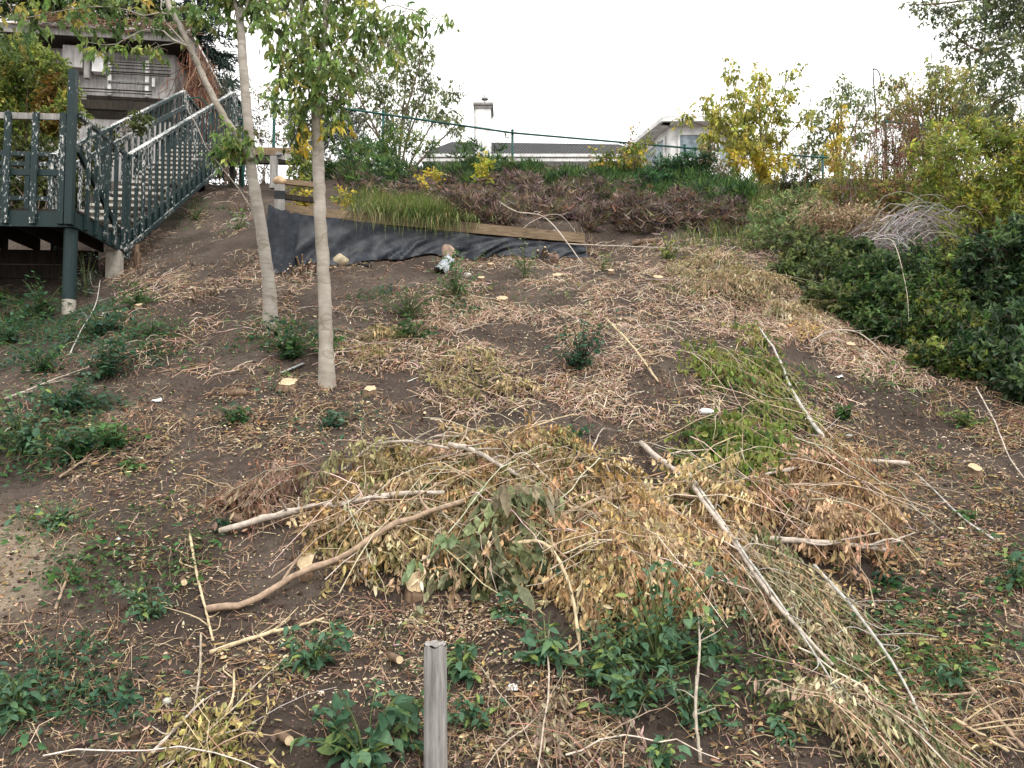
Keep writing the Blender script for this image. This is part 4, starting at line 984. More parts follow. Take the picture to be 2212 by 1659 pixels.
# dead creeper hanging on the shed's side wall
vin = thing('dead_creeper', Q(1.0, .1, 5.4), 'mat of dead reddish-brown creeper stems hanging down the shed corner', 'creeper')
n = 420; s_ = rng.uniform(-.15, 3.2, n); st = np.array([Q(a, -.1 + rng.normal(0, .12), ZE - .1 - rng.uniform(0, .9)) for a in s_]); Ln = rng.uniform(.5, 1.9, n)
t = np.linspace(0, 1, 7); Pt = st[:, None] + np.stack([rng.normal(0, .25, (n, 1)) * t, rng.normal(0, .25, (n, 1)) * t, -Ln[:, None] * t], -1); Pt[:, 1:] += rng.normal(0, .05, (n, 6, 3))
fq = MB(); tubes(fq, Pt, .008, 3, pal(n, [(.20, .09, .055), (.28, .15, .10), (.13, .07, .05), (.34, .24, .17)])); fq.build('stems', 'twig', vin)
n = 240; st = np.array([Q(-.12 + rng.normal(0, .05), rng.uniform(-.1, 3.4), ZE + rng.normal(.08, .06)) for _ in range(n)]); t = np.linspace(-.5, .5, 5)
dv = np.stack([rng.normal(0, .6, n), rng.normal(0, .2, n), rng.normal(0, .12, n)], -1); Pt = st[:, None] + dv[:, None] * t[None, :, None] + rng.normal(0, .03, (n, 5, 3))
fq = MB(); tubes(fq, Pt, .006, 3, pal(n, [(.22, .12, .08), (.3, .2, .15)])); fq.build('eave_stems', 'twig', vin)

# ------------------------------------------------------------------ bank cover: juniper, grass
def in_ell(n, cx, cy, rx, ry):
    a = rng.uniform(0, 2 * np.pi, n); r = np.sqrt(rng.random(n))
    return GA(cx + rx * r * np.cos(a), cy + ry * r * np.sin(a))
def tufts(mb, P, k, Ln, wd, cols, lean=.7, wts=None, bias=(0, 0, 0), jit=.25):
    n = len(P); base = np.repeat(P, k, 0) + rng.normal(0, .03, (n * k, 3)) * [1, 1, 0]
    A = unit(rng.normal(0, lean, (n * k, 3)) * [1, 1, .4] + [0, 0, 1] + np.asarray(bias))
    c = np.repeat(pal(n, cols, jit, wts), k, 0) * rng.normal(1, .15, (n * k, 1))
    inst(mb, BLADE, base, A, unit(rnd(n * k) * [1, 1, .3]), Ln * rng.uniform(.5, 1.3, n * k), wd * rng.uniform(.6, 1.3, n * k), np.clip(c, .005, .9))
JG = [(.045, .10, .03), (.07, .14, .035), (.03, .07, .03), (.10, .16, .04)]
q = MB()
for c in [(780, 365, 70, 22, 900), (900, 355, 110, 28, 1700), (1030, 360, 110, 34, 1900), (1130, 378, 80, 18, 800), (1230, 398, 100, 20, 1200), (1330, 405, 100, 22, 1200), (1300, 425, 60, 16, 450), (1000, 400, 60, 20, 500), (1450, 425, 90, 22, 900), (690, 370, 40, 30, 350), (1400, 405, 110, 24, 1200), (820, 395, 90, 26, 500), (1560, 440, 80, 24, 500)]:
    P = in_ell(c[4], *c[:4]); P[:, 2] += rng.uniform(0, .50 if c[0] < 1100 else .2, len(P)) * (.7 + 1.3 * np.clip(.5 + 1.6 * fbm(P[:, 0] * 1.1, P[:, 1] * .6, 81, 2), 0, 1)); tufts(q, P, 6, .19, .024, JG, .9, bias=(-.25, -.3, 0))
tag(q.build('juniper_cover', 'blade'), 'green juniper ground cover along the crest', 'juniper', kind='stuff')
q = MB()
DJ = [(.12, .085, .08), (.18, .135, .125), (.07, .05, .052), (.30, .23, .18), (.20, .12, .075), (.11, .12, .05)]
for c in [(820, 410, 90, 30, 420), (1080, 430, 110, 45, 2300), (1200, 440, 100, 42, 2200), (1330, 460, 110, 30, 1500), (1450, 470, 110, 28, 1400), (1540, 485, 90, 26, 900), (1040, 470, 80, 26, 900), (930, 425, 70, 26, 380), (760, 400, 40, 24, 120), (1400, 495, 140, 18, 700)]:
    P = in_ell(c[4], *c[:4]); P[:, 2] += rng.uniform(0, .34, len(P)) * np.clip(.5 + 2.4 * fbm(P[:, 0] * 2.6, P[:, 1] * 2.6, 83, 3), 0, 1.2); P = P[fbm(P[:, 0] * 3.3, P[:, 1] * 3.3, 84, 2) > -.22]; tufts(q, P, 6, .14, .018, DJ, 1.1, bias=(-.1, -.35, -.2))
tag(q.build('dead_juniper', 'blade'), 'dead purple-brown juniper mat covering the bank above the wall', 'dead juniper', kind='stuff')
q = MB()
for c in [(860, 462, 70, 18, 420), (900, 478, 60, 14, 320), (800, 440, 40, 14, 120), (960, 480, 30, 12, 80), (1620, 450, 60, 40, 420), (1680, 480, 60, 34, 320), (930, 410, 30, 16, 120), (830, 345, 90, 16, 260), (720, 350, 40, 16, 120), (1010, 440, 30, 14, 60), (1560, 520, 110, 20, 60), (880, 455, 100, 12, 260)]:
    P = in_ell(c[4], *c[:4])
    nw = 0
    if c[0] == 860:
        uu = np.clip(rng.normal(.42, .10, 170), .22, .66); nw = 170; P = np.concatenate([P, np.array([wall_pt(u_, rng.uniform(-.05, .05), rng.uniform(-.05, .06)) for u_ in uu])])
    n = len(P); k = 7
    b = np.repeat(P, k, 0) + rng.normal(0, .03, (n * k, 3)) * [1, 1, 0]; az = rng.uniform(0, 2 * np.pi, n * k); ln = rng.uniform(.16, .40, n * k); t = np.array([0, .4, .75, 1.])
    out = np.stack([np.cos(az), np.sin(az) - .35, np.zeros(n * k)], -1) * rng.uniform(.2, .8, (n * k, 1))
    Pt = b[:, None] + out[:, None] * (ln[:, None] * t ** 1.6)[..., None]
    if nw:
        Pt[-nw * k:, :, 1] -= (.16 * t ** 1.3)[None] * rng.uniform(.2, 1.3, (nw * k, 1)); Pt[-nw * k:, :, 2] -= (.42 * t ** 2)[None] * rng.uniform(.0, 1.1, (nw * k, 1))
    Pt[..., 2] += ln[:, None] * (t - .55 * t ** 2.2 * rng.uniform(.3, 1.3, (n * k, 1)))
    sd = unit(np.cross(out, [0, 0, 1.]))[:, None] * (np.array([.5, .45, .3, .05]) * .007)[None, :, None]
    V = np.stack([Pt - sd, Pt + sd], 2).reshape(-1, 3); i0 = np.arange(n * k)[:, None] * 8 + np.arange(3)[None] * 2
    q.add(V, np.stack([i0, i0 + 1, i0 + 3, i0 + 2], -1).reshape(-1, 4), np.repeat(pal(n * k, [(.13, .20, .05), (.20, .26, .07), (.32, .33, .14), (.09, .15, .05), (.45, .40, .22)], .28, [4, 4, 2, 3, 2]), 8, 0))
tag(q.build('grass_tufts', 'blade'), 'long arching grass hanging over the wall and along the crest', 'grass', kind='stuff')
# ------------------------------------------------------------------ brush heaps: withered branches left where they were cut
def heap_twigs(mb, P0, az, Ln, hgt, arch, r, cols, M=7):
    n = len(P0); t = np.linspace(0, 1, M)
    P0 = P0 - np.stack([np.cos(az), np.sin(az), 0 * az], -1) * Ln[:, None] * .5
    cur = rng.normal(0, .35, n)
    ang = az[:, None] + cur[:, None] * t[None]
    step = Ln[:, None] / (M - 1)
    x = P0[:, 0:1] + np.concatenate([np.zeros((n, 1)), np.cumsum(np.cos(ang[:, :-1]) * step, 1)], 1)
    y = P0[:, 1:2] + np.concatenate([np.zeros((n, 1)), np.cumsum(np.sin(ang[:, :-1]) * step, 1)], 1)
    z = H(x, y) + hgt[:, None] + arch[:, None] * 4 * t * (1 - t)
    Pt = np.stack([x, y, z], -1); Pt[:, 1:-1] += rng.normal(0, .008, (n, M - 2, 3))
    tubes(mb, Pt, (r[:, None] * np.linspace(1, .45, M)[None]), 4, pal(n, cols, .2))
    return Pt
def hang_leaves(mb, Pt, per, L, Wd, cols, wts=None, droop=1.0, tpl=CURL, jit=.2, spread=.02):
    n, M, _ = Pt.shape; N = n * per
    ti = rng.integers(0, n, N) if False else np.repeat(np.arange(n), per)
    u = rng.random(N) * (M - 1.001); k = u.astype(int); f = u - k
    P = Pt[ti, k] + (Pt[ti, k + 1] - Pt[ti, k]) * f[:, None] + rnd(N, spread)
    gz = H(P[:, 0], P[:, 1]); hh = P[:, 2] - gz
    P[:, 2] = np.maximum(P[:, 2], gz + .012)
    low = sstep(.10, .02, hh)[:, None]
    td = unit(Pt[ti, k + 1] - Pt[ti, k])
    A = unit(td * .35 + rnd(N, .42) + np.array([0, 0, -1.]) * droop * (1 - low) + rnd(N, .6) * [1, 1, .1] * low + np.array([0, -.35, -.22]) * low)
    c = np.repeat(pal(n, cols, jit, wts), per, 0) * rng.normal(1, .2, (N, 1))
    inst(mb, tpl, P, A, unit(rnd(N) + np.array([0, -.5, .4])), L * rng.gamma(6, 1 / 6., N).clip(.3, 1.7), Wd * rng.uniform(.45, 1.25, N), np.clip(c, .01, .9))
def heap(name, label, cat, ells, hgt, L, Wd, cols, per=16, tl=(.25, .65), ang=-.3, angs=.9, wts=None, twc=TWIGC, droop=1.0, arch=.12, tw_r=.0045, leafm='dry_leaf', tpl=CURL, group=None):
    P = np.concatenate([in_ell(max(4, int(e[4] * .95)), *e[:4]) for e in ells])
    P = P[fbm(P[:, 0] * 2.3, P[:, 1] * 2.3, 91, 2) > -.14]; n = len(P)
    tw_r = tw_r * .5; Wd = Wd * 1.2; L = L * .86; hgt = hgt * (.5 + .75 * np.clip(.5 + 1.6 * fbm(P[:, 0] * 2.9, P[:, 1] * 2.9, 95, 2), 0, 1))
    t = thing(name, G(ells[0][0], ells[0][1]), label, cat, group)
    q, q2 = MB(), MB()
    Pt = heap_twigs(q, P, rng.normal(ang, angs, n) + np.pi * (rng.random(n) < .5), rng.uniform(*tl, n), rng.uniform(.01, 1, n) * hgt, rng.uniform(0, arch, n), tw_r * rng.uniform(.5, 1.6, n), twc)
    tag(q.build('twigs', 'twig', t), kind='stuff')
    m = max(5, n // 10); ix = rng.integers(0, n, m); q3 = MB()
    heap_twigs(q3, P[ix], rng.normal(ang, angs, m), rng.uniform(.5, 1.3, m), hgt[ix] * rng.uniform(.7, 1.15, m), rng.uniform(0, arch, m), rng.uniform(.0022, .0052, m), [(.46, .38, .29), (.36, .27, .19), (.55, .48, .38)], 9)
    tag(q3.build('bare_twigs', 'twig', t), kind='stuff')
    hang_leaves(q2, Pt, int(per * 1.9), L, Wd, cols, wts, droop, tpl); tag(q2.build('dry_leaves' if leafm == 'dry_leaf' else 'wilted_leaves', leafm, t), kind='stuff')
    return t
HG = 'heaps of withered cut branches on the slope'
heap('brush_heap', 'large tan and ochre heap of withered branches behind the foreground post', 'brush heap',
     [(900, 1120, 200, 60, 150), (1050, 1080, 200, 80, 190), (1200, 1120, 180, 90, 190), (1000, 1200, 260, 60, 200), (1280, 1200, 180, 70, 170), (780, 1190, 110, 60, 90)], .26, .062, .024, TAN + OCHRE, 20, group=HG)
heap('brush_heap', 'ochre-brown upper part of the withered heap, mid slope above the long poles', 'brush heap',
     [(1010, 1030, 180, 34, 100), (1130, 1010, 130, 44, 100), (900, 1060, 130, 30, 60), (1240, 1040, 70, 44, 50)], .17, .055, .02, OCHRE + [(.36, .32, .16)], 17, group=HG)
heap('brush_heap', 'bright straw-coloured heap of dry leaves right of the wilted grey-green branch', 'brush heap',
     [(1400, 1250, 160, 70, 190), (1500, 1200, 130, 70, 130), (1560, 1180, 100, 60, 100), (1330, 1300, 120, 40, 90)], .26, .062, .022, [(.60, .46, .26), (.50, .37, .19), (.68, .54, .34), (.4, .29, .14)], 22, droop=1.2, group=HG)
heap('brush_heap', 'rust-tan heap of drooping dry leaves below the forked pale branch at right', 'brush heap',
     [(1770, 1120, 120, 60, 170), (1830, 1080, 70, 50, 90), (1700, 1150, 110, 60, 120), (1800, 1180, 110, 40, 100)], .22, .058, .02, [(.44, .29, .17), (.36, .23, .13), (.52, .38, .24), (.26, .17, .09)], 20, droop=1.2, group=HG)
heap('brush_heap', 'straggling straw-coloured brush streaming down to the lower right corner', 'brush heap',
     [(1620, 1260, 100, 44, 80), (1680, 1330, 90, 54, 80), (1740, 1420, 70, 60, 60), (1780, 1510, 70, 60, 50), (1700, 1460, 50, 50, 24), (1850, 1600, 90, 50, 44)], .13, .05, .016, GREYOL + TAN[:2], 17, ang=-1.1, angs=.35, tl=(.35, .8), group=HG)
heap('brush_heap', 'thin grey-green withered branch tops along the bottom right edge', 'brush heap',
     [(1930, 1560, 80, 80, 70), (1990, 1610, 80, 50, 60), (2080, 1600, 90, 50, 60)], .12, .05, .015, GREYOL, 13, ang=-1.0, angs=.35, group=HG)
heap('wilted_branch', 'cut branch with large limp grey-green leaves hanging right above the post', 'cut branch',
     [(1060, 1225, 90, 22, 44), (1030, 1250, 60, 16, 22)], .34, .13, .06, [(.20, .24, .13), (.28, .31, .18), (.13, .17, .08), (.35, .36, .22)], 9, ang=-.2, angs=.4, droop=1.5, leafm='leaf', group=HG)
heap('wilted_branch', 'cut branch with bright green wilting leaves right of the slanting pole', 'cut branch',
     [(1570, 1060, 80, 50, 110), (1560, 990, 70, 40, 60), (1640, 1000, 60, 30, 36), (1530, 1040, 30, 60, 40)], .2, .07, .034, WILT, 13, leafm='leaf', droop=1.3, group=HG)
heap('wilted_branch', 'long cut branch with yellow-green wilting leaves on the upper right slope', 'cut branch',
     [(1610, 760, 50, 36, 60), (1590, 800, 60, 40, 70), (1660, 840, 50, 50, 40), (1540, 820, 40, 24, 24), (1690, 900, 36, 40, 20)], .13, .075, .026, WILT + [(.34, .33, .12)], 10, ang=-1.0, angs=.5, leafm='leaf', group=HG)
heap('brush_heap', 'olive-tan trampled brush strewn right of the slope tree', 'brush heap',
     [(860, 760, 90, 30, 60), (980, 790, 100, 34, 50), (1050, 850, 110, 30, 26)], .06, .055, .02, [(.33, .28, .13), (.24, .22, .10), (.44, .36, .2), (.17, .17, .07)], 13, group=HG)
heap('brush_heap', 'rusty drooping leaves on cut shoots left of the pole ends', 'brush heap',
     [(600, 1085, 80, 22, 40), (545, 1100, 40, 20, 20)], .14, .06, .02, [(.30, .2, .15), (.38, .28, .21), (.24, .14, .09)], 12, droop=1.3, group=HG)
heap('brush_heap', 'pale withered brush under the right end of the bushes', 'brush heap',
     [(1560, 620, 90, 30, 90), (1640, 650, 70, 26, 60), (1500, 580, 80, 26, 60), (1720, 690, 50, 16, 30)], .16, .06, .02, [(.45, .36, .22), (.36, .28, .16), (.24, .22, .1), (.52, .45, .3)], 13, group=HG)
heap('brush_heap', 'grey-brown hanging leaves in the foreground right of the post', 'brush heap',
     [(1230, 1590, 110, 40, 18), (1180, 1630, 80, 24, 10), (1330, 1620, 90, 30, 14)], .08, .055, .017, [(.33, .27, .2), (.26, .21, .15), (.42, .36, .28)], 9, droop=1.5, group=HG)
heap('brush_heap', 'olive and yellow withered shoots at bottom left of the post', 'brush heap',
     [(470, 1630, 90, 24, 26)], .06, .05, .02, [(.32, .29, .1), (.24, .25, .08), (.42, .36, .16)], 11, group=HG)

# ------------------------------------------------------------------ loose litter
REG = np.array([(1960, 790, 200, 50, 420, 500, 200), (2120, 900, 120, 90, 260, 420, 150), (1830, 700, 140, 40, 300, 300, 100), (2150, 1000, 90, 120, 120, 260, 120), (330, 560, 110, 60, 120, 160, 160), (560, 600, 120, 60, 160, 260, 160),  # cx, cy, rx, ry, twigs, leaves, chips
 (1350, 680, 420, 110, 1500, 1100, 700), (1750, 780, 300, 130, 900, 800, 500), (1100, 640, 250, 90, 600, 600, 350), (1500, 560, 300, 40, 500, 700, 200),
 (1150, 820, 260, 110, 800, 900, 250), (1400, 860, 220, 70, 350, 300, 120), (820, 720, 160, 90, 300, 700, 200), (440, 700, 220, 120, 420, 1000, 350), (350, 600, 120, 100, 120, 200, 250), (480, 430, 80, 90, 220, 300, 120),
 (640, 900, 220, 90, 250, 450, 700), (400, 1000, 220, 120, 260, 300, 200), (200, 900, 200, 150, 260, 500, 100), (150, 1250, 200, 200, 130, 300, 100), (420, 1250, 200, 140, 120, 180, 120), (350, 1500, 300, 150, 130, 350, 120),
 (760, 1420, 220, 110, 80, 120, 500), (1000, 1340, 140, 40, 60, 100, 500), (1160, 1450, 150, 70, 60, 100, 420), (1150, 1580, 250, 80, 180, 320, 60), (1500, 1600, 260, 80, 240, 420, 60), (1850, 1420, 220, 150, 260, 500, 300),
 (1900, 900, 260, 160, 420, 500, 450), (2050, 1080, 160, 160, 260, 450, 300), (2080, 1300, 140, 160, 200, 350, 200), (2050, 1520, 180, 130, 360, 500, 150), (1450, 980, 160, 60, 220, 260, 80), (1700, 1000, 200, 80, 200, 250, 100), (900, 560, 320, 30, 250, 300, 160), (1780, 690, 160, 40, 300, 250, 60)])
tq, lq, cq = MB(), MB(), MB()
def clump(P, s=1.6, lo=-.28, hi=.22):
    return P[rng.random(len(P)) < sstep(lo, hi, fbm(P[:, 0] * s, P[:, 1] * s, 87, 3))]
for cx_, cy_, rx_, ry_, nt_, nl_, nc_ in REG:
    near_ = sstep(700, 1050, cy_)
    P = clump(in_ell(int(nt_ * (2.9 - 1.7 * near_)), cx_, cy_, rx_, ry_), 1.6, -.34, .16); n = len(P)
    warm = cy_ < 900
    heap_twigs(tq, P, rng.uniform(0, 2 * np.pi, n), rng.gamma(1.6, .06 - .02 * near_, n) + .04, rng.uniform(.0, .035, n), rng.uniform(0, .03, n), rng.uniform(.0015, .0046, n) * (1 - .35 * near_), [(.50, .35, .26), (.58, .46, .35), (.30, .18, .13), (.66, .55, .43)] if warm else TWIGC, M=4)
    P = clump(in_ell(int(nl_ * (3.4 - 1.0 * near_)), cx_, cy_, rx_, ry_)); n = len(P); P[:, 2] += .008 + rng.uniform(0, .03, n)
    inst(lq, CURL, P, unit(rnd(n) * [1, 1, .25] + [0, -.15, -.1]), unit(rnd(n, .5) + [0, -.4, 1]), rng.gamma(5, .0075, n).clip(.015, .07), rng.uniform(.007, .022, n), pal(n, TAN[:4] + OCHRE[:2] + [(.24, .25, .12), (.30, .21, .16), (.20, .13, .09), (.16, .11, .08), (.38, .33, .27)], .3))
    n = int(nc_ * 1.2); P = in_ell(n, cx_, cy_, rx_, ry_); P[:, 2] += .006
    inst(cq, BLADE, P, unit(rnd(n) * [1, 1, .3]), unit(rnd(n, .4) + [0, -.5, 1]), rng.uniform(.010, .030, n), rng.uniform(.006, .014, n), pal(n, [(.72, .60, .42), (.62, .48, .32), (.8, .7, .54)], .15))
P = clump(GA(rng.uniform(-60, 2270, 16000), 560 + 1130 * rng.random(16000) ** 1.3), 2.4, -.35, .3); n = len(P)
heap_twigs(tq, P, rng.uniform(0, 2 * np.pi, n), rng.gamma(1.6, .035, n) + .02, rng.uniform(0, .02, n), rng.uniform(0, .02, n), rng.uniform(.0009, .0026, n), TWIGC, M=3)
P = clump(GA(rng.uniform(-60, 2270, 60000), 560 + 1130 * rng.random(60000) ** 1.2), 2.4, -.4, .35); n = len(P); P[:, 2] += .004
inst(lq, LEAF4, P, unit(rnd(n) * [1, 1, .3]), unit(rnd(n, .5) + [0, -.4, 1]), rng.uniform(.006, .024, n), rng.uniform(.004, .013, n), pal(n, TAN + [(.16, .11, .08), (.22, .15, .11), (.12, .085, .065), (.3, .24, .2)], .3))
tag(tq.build('twig_litter', 'twig'), 'countless cut twigs strewn over the bare soil', 'twigs', kind='stuff')
tag(lq.build('leaf_litter', 'dry_leaf'), 'dry curled leaves scattered over the slope', 'leaf litter', kind='stuff')
tag(cq.build('wood_chips', 'dry_leaf'), 'pale wood chips scattered on the dark soil', 'wood chips', kind='stuff')
# soil crumbs
n = 9000; P = GA(rng.uniform(-40, 2250, n), rng.uniform(820, 1720, n)); n2 = 5000; P = np.concatenate([P, GA(rng.uniform(200, 2100, n2), rng.uniform(560, 900, n2))]); n = len(P)
OCT = (np.array([[1, 0, 0], [0, 1, 0], [-1, 0, 0], [0, -1, 0], [0, 0, 1], [0, 0, -1.]]) * .5, [np.array([[0, 1, 4], [1, 2, 4], [2, 3, 4], [3, 0, 4], [1, 0, 5], [2, 1, 5], [3, 2, 5], [0, 3, 5]])])
q = MB(); sz = rng.gamma(2., .006, n) + .008
inst(q, OCT, P, rnd(n), rnd(n), sz, sz * rng.uniform(.8, 1.4, n), pal(n, [(.075, .052, .04), (.11, .08, .06), (.05, .036, .03)], .2))
tag(q.build('soil_crumbs', 'stone'), 'small crumbs and clods of dark soil', 'soil', kind='stuff')
# cut stubble: short upright shoots in clumps
q = MB(); nc = 420; C_ = np.concatenate([GA(rng.uniform(250, 2050, 300), rng.uniform(560, 900, 300)), GA(rng.uniform(150, 2150, 60), rng.uniform(880, 1500, 60))])
k = 5; b = np.repeat(C_, k, 0) + rng.normal(0, .05, (len(C_) * k, 3)) * [1, 1, 0]; b[:, 2] = H(b[:, 0], b[:, 1]) - .02
n = len(b); hgt = rng.uniform(.03, .11, n); e = b + unit(rnd(n, .6) * [1, 1, 0] + [0, 0, 1]) * hgt[:, None]
tubes(q, np.stack([b, (b + e) / 2, e], 1), rng.uniform(.002, .0045, n)[:, None], 5, pal(n, [(.16, .08, .05), (.22, .12, .08), (.11, .065, .05), (.34, .22, .14)]), caps=True)
tag(q.build('stubble', 'twig'), 'short cut shoots standing all over the slope', 'stubble', kind='stuff')

# ------------------------------------------------------------------ stumps, logs
def stump(px, py, rad, hgt, label, lobes=3, tilt=(0, .5), group='freshly cut stumps'):
    rad *= .88; hgt *= .75
    g = G(px, py); t = thing('tree_stump', g, label, 'stump', group)
    nS = 22; ang = np.arange(nS) * 2 * np.pi / nS; ph = rng.uniform(0, 6)
    pr = rad * (1 + .11 * np.sin(lobes * ang + ph) + .07 * np.sin((lobes + 2) * ang + ph * 2) + rng.normal(0, .04, nS))
    rings = []
    for f, s in ((-.6, 1.25), (0, 1.18), (.6, 1.02), (1., 1.0)):
        zz = hgt * f; rings.append(np.stack([g[0] + pr * s * np.cos(ang), g[1] + pr * s * np.sin(ang), g[2] + zz + max(f, 0) * tilt[1] * pr * np.sin(ang)], -1))
    V = np.concatenate(rings); i = np.arange(3)[:, None] * nS + np.arange(nS)[None]; j = np.arange(3)[:, None] * nS + (np.arange(nS)[None] + 1) % nS
    q = MB(); q.add(V, np.stack([i, j, j + nS, i + nS], -1).reshape(-1, 4)); q.build('bark', 'log_bark', t)
    c = rings[-1].mean(0) + [0, 0, .008]; V = np.concatenate([c[None], (rings[-1] - c) * .55 + c + [0, 0, .004], rings[-1] + [0, 0, .003]])
    F3 = np.stack([np.zeros(nS, int), 1 + np.arange(nS), 1 + (np.arange(nS) + 1) % nS], -1); F4 = np.stack([1 + np.arange(nS), 1 + nS + np.arange(nS), 1 + nS + (np.arange(nS) + 1) % nS, 1 + (np.arange(nS) + 1) % nS], -1)
    q = MB(); q.add(V, [F3, F4]); q.build('cut_face', 'cut_wood', t)
    return t
def stem_cluster(px, py, n, rad, spread, hgt, label):
    g = G(px, py); t = thing('coppice_stump', g, label, 'stump', 'freshly cut stumps')
    for _ in range(n):
        o = rng.normal(0, spread, 2); x, y = g[0] + o[0], g[1] + o[1] * .7; z = float(H(x, y)); r_ = rad * rng.uniform(.6, 1.2)
        d = unit(np.array([o[0] * 1.6, o[1] * 1.2 - .03, spread * 1.6])); h_ = hgt * rng.uniform(.6, 1.2)
        a = np.array([x, y, z - .03]); e = a + d * (h_ + .03)
        q = MB(); tubes(q, smooth_path([a, e], 3), np.array([[r_ * 1.15, r_, r_]]), 8, (.2, .12, .08)); s_ = q.build('stem', 'log_bark', t)
        q = MB(); tubes(q, [e - d * .002, e + d * .004], np.array([[r_ * .96, r_ * .93]]), 8, (.6, .5, .3), caps=True); q.build('cut_face', 'cut_wood', s_, org=np.array(t.location))
    return t
def log(px, py, rad, ln, az, label, tilt=0.1):
    g = G(px, py, rad * .8); t = thing('log_piece', g - [0, 0, rad * .8], label, 'log', 'short cut log pieces')
    d = np.array([math.cos(az), math.sin(az), tilt]); a, e = g - d * ln / 2, g + d * ln / 2
    q = MB(); P = smooth_path([a, g + [0, 0, .005], e], 7); tubes(q, P, rad * (1 + rng.normal(0, .04, (1, 7))), 11); q.build('bark', 'log_bark', t, smooth=True)
    for p_, s in ((a, -1), (e, 1)):
        q = MB(); tubes(q, [p_ - d * .002, p_ + d * s * .004], np.array([[rad * .97, rad * .94]]), 11, caps=True); q.build('cut_face', 'cut_wood', t)
stump(622, 840, .085, .07, 'broad pale star-shaped stump left of the near slope tree', 4)
stump(800, 850, .055, .06, 'small pale stump right of the near slope tree', 5)
stump(1085, 655, .075, .08, 'bright pale multi-lobed stump in the upper middle of slope', 6)
stump(1040, 612, .05, .12, 'small dark-sided stump above left of the bright lobed stump', 3)
stump(1205, 600, .075, .04, 'flat pale oval stump below the end of the fabric wall', 2)
stump(1422, 610, .065, .09, 'round stump with pale top standing alone right of centre', 2)
stump(1060, 580, .045, .08, 'small stump below the corrugated pipe offcut', 3)
stump(1320, 590, .045, .05, 'small flat stump among brush right of the fabric wall', 3)
stump(1990, 772, .06, .08, 'pale stump at the foot of the dark bushes at right', 2)
stump(1838, 756, .05, .06, 'pale split stump right of the yellow sawdust heap', 4)
stump(2107, 1030, .05, .08, 'round tan stump on bare soil near the right edge', 2)
stump(895, 1280, .055, .09, 'stump with tan cut face under the lower long pole', 2, (0, 1.1))
stump(660, 1240, .05, .08, 'leaning stump with cracked tan face left of the big heap', 3, (0, 1.2))
stump(1800, 1300, .05, .07, 'long slanting stump face among straw brush at right', 2, (0, 1.1))
stump(300, 690 - 25, .04, .05, 'little pale stump on the bank right of the support post', 3)
stem_cluster(655, 580, 26, .014, .13, .16, 'bristling clump of cut orange-brown stems below the fabric wall')
stem_cluster(1155, 545, 24, .016, .11, .2, 'clump of pale cut stem ends in front of the fabric wall')
stem_cluster(580, 1110, 4, .03, .05, .12, 'few thick cut stems among the rusty leaves, left of the poles')
stem_cluster(1095, 648, 12, .016, .09, .09, 'ring of cut shoots round the bright lobed stump')
stem_cluster(900, 890, 9, .012, .06, .1, 'small orange root clump of cut shoots, centre left')
stem_cluster(1420, 610 + 18, 7, .010, .09, .07, 'low cut shoots below the lone round stump')
stem_cluster(440, 640, 10, .012, .08, .12, 'cut shoots on the bank between staircase and left tree')
stem_cluster(520, 380, 26, .009, .2, .2, 'thicket of cut red-brown shoots below the timber edging')
stem_cluster(575, 395, 26, .009, .18, .22, 'thicket of red-brown cut shoots beside the end post')
stem_cluster(520, 455, 14, .010, .1, .15, 'cut shoot clump left of the leaning tree trunk')
log(512, 853, .03, .14, .3, 'short dark log with pale end on the left slope')
log(1275, 850, .028, .16, .6, 'short tan log lying below the green sapling')
log(1385, 1320 + 18, .025, .16, -1.0, 'short log end under the arching stem, centre right')
log(845, 1430, .02, .2, -1.0, 'peeled log piece left of the foreground post')
log(610, 1588, .022, .15, -.9, 'short grey log piece near the bottom left of post')
log(1920, 1555, .035, .34, .25, 'bent brown log half buried in brush at lower right')
log(395, 1262, .018, .14, -1.1, 'short dark stick stub beside the thin pale stem at left')
log(1390, 527, .04, .3, -.15, 'pale log lying on the bank right of the fabric wall')

# sawdust heap
g = G(1745, 716); t = thing('sawdust_heap', g, 'small heap of yellow wood shavings at upper right of the slope', 'sawdust')
n = 900; P = np.stack([rng.normal(g[0], .17, n), rng.normal(g[1], .09, n)], -1); zz = H(P[:, 0], P[:, 1]) + .06 * np.exp(-((P[:, 0] - g[0]) / .17) ** 2) * rng.random(n)
q = MB(); inst(q, CURL, np.column_stack([P, zz]), unit(rnd(n) * [1, 1, .4]), unit(rnd(n, .6) + [0, 0, 1]), rng.uniform(.02, .06, n), rng.uniform(.01, .025, n), pal(n, [(.66, .48, .22), (.74, .58, .32), (.5, .36, .18)])); tag(q.build('shavings', 'dry_leaf', t), kind='stuff')

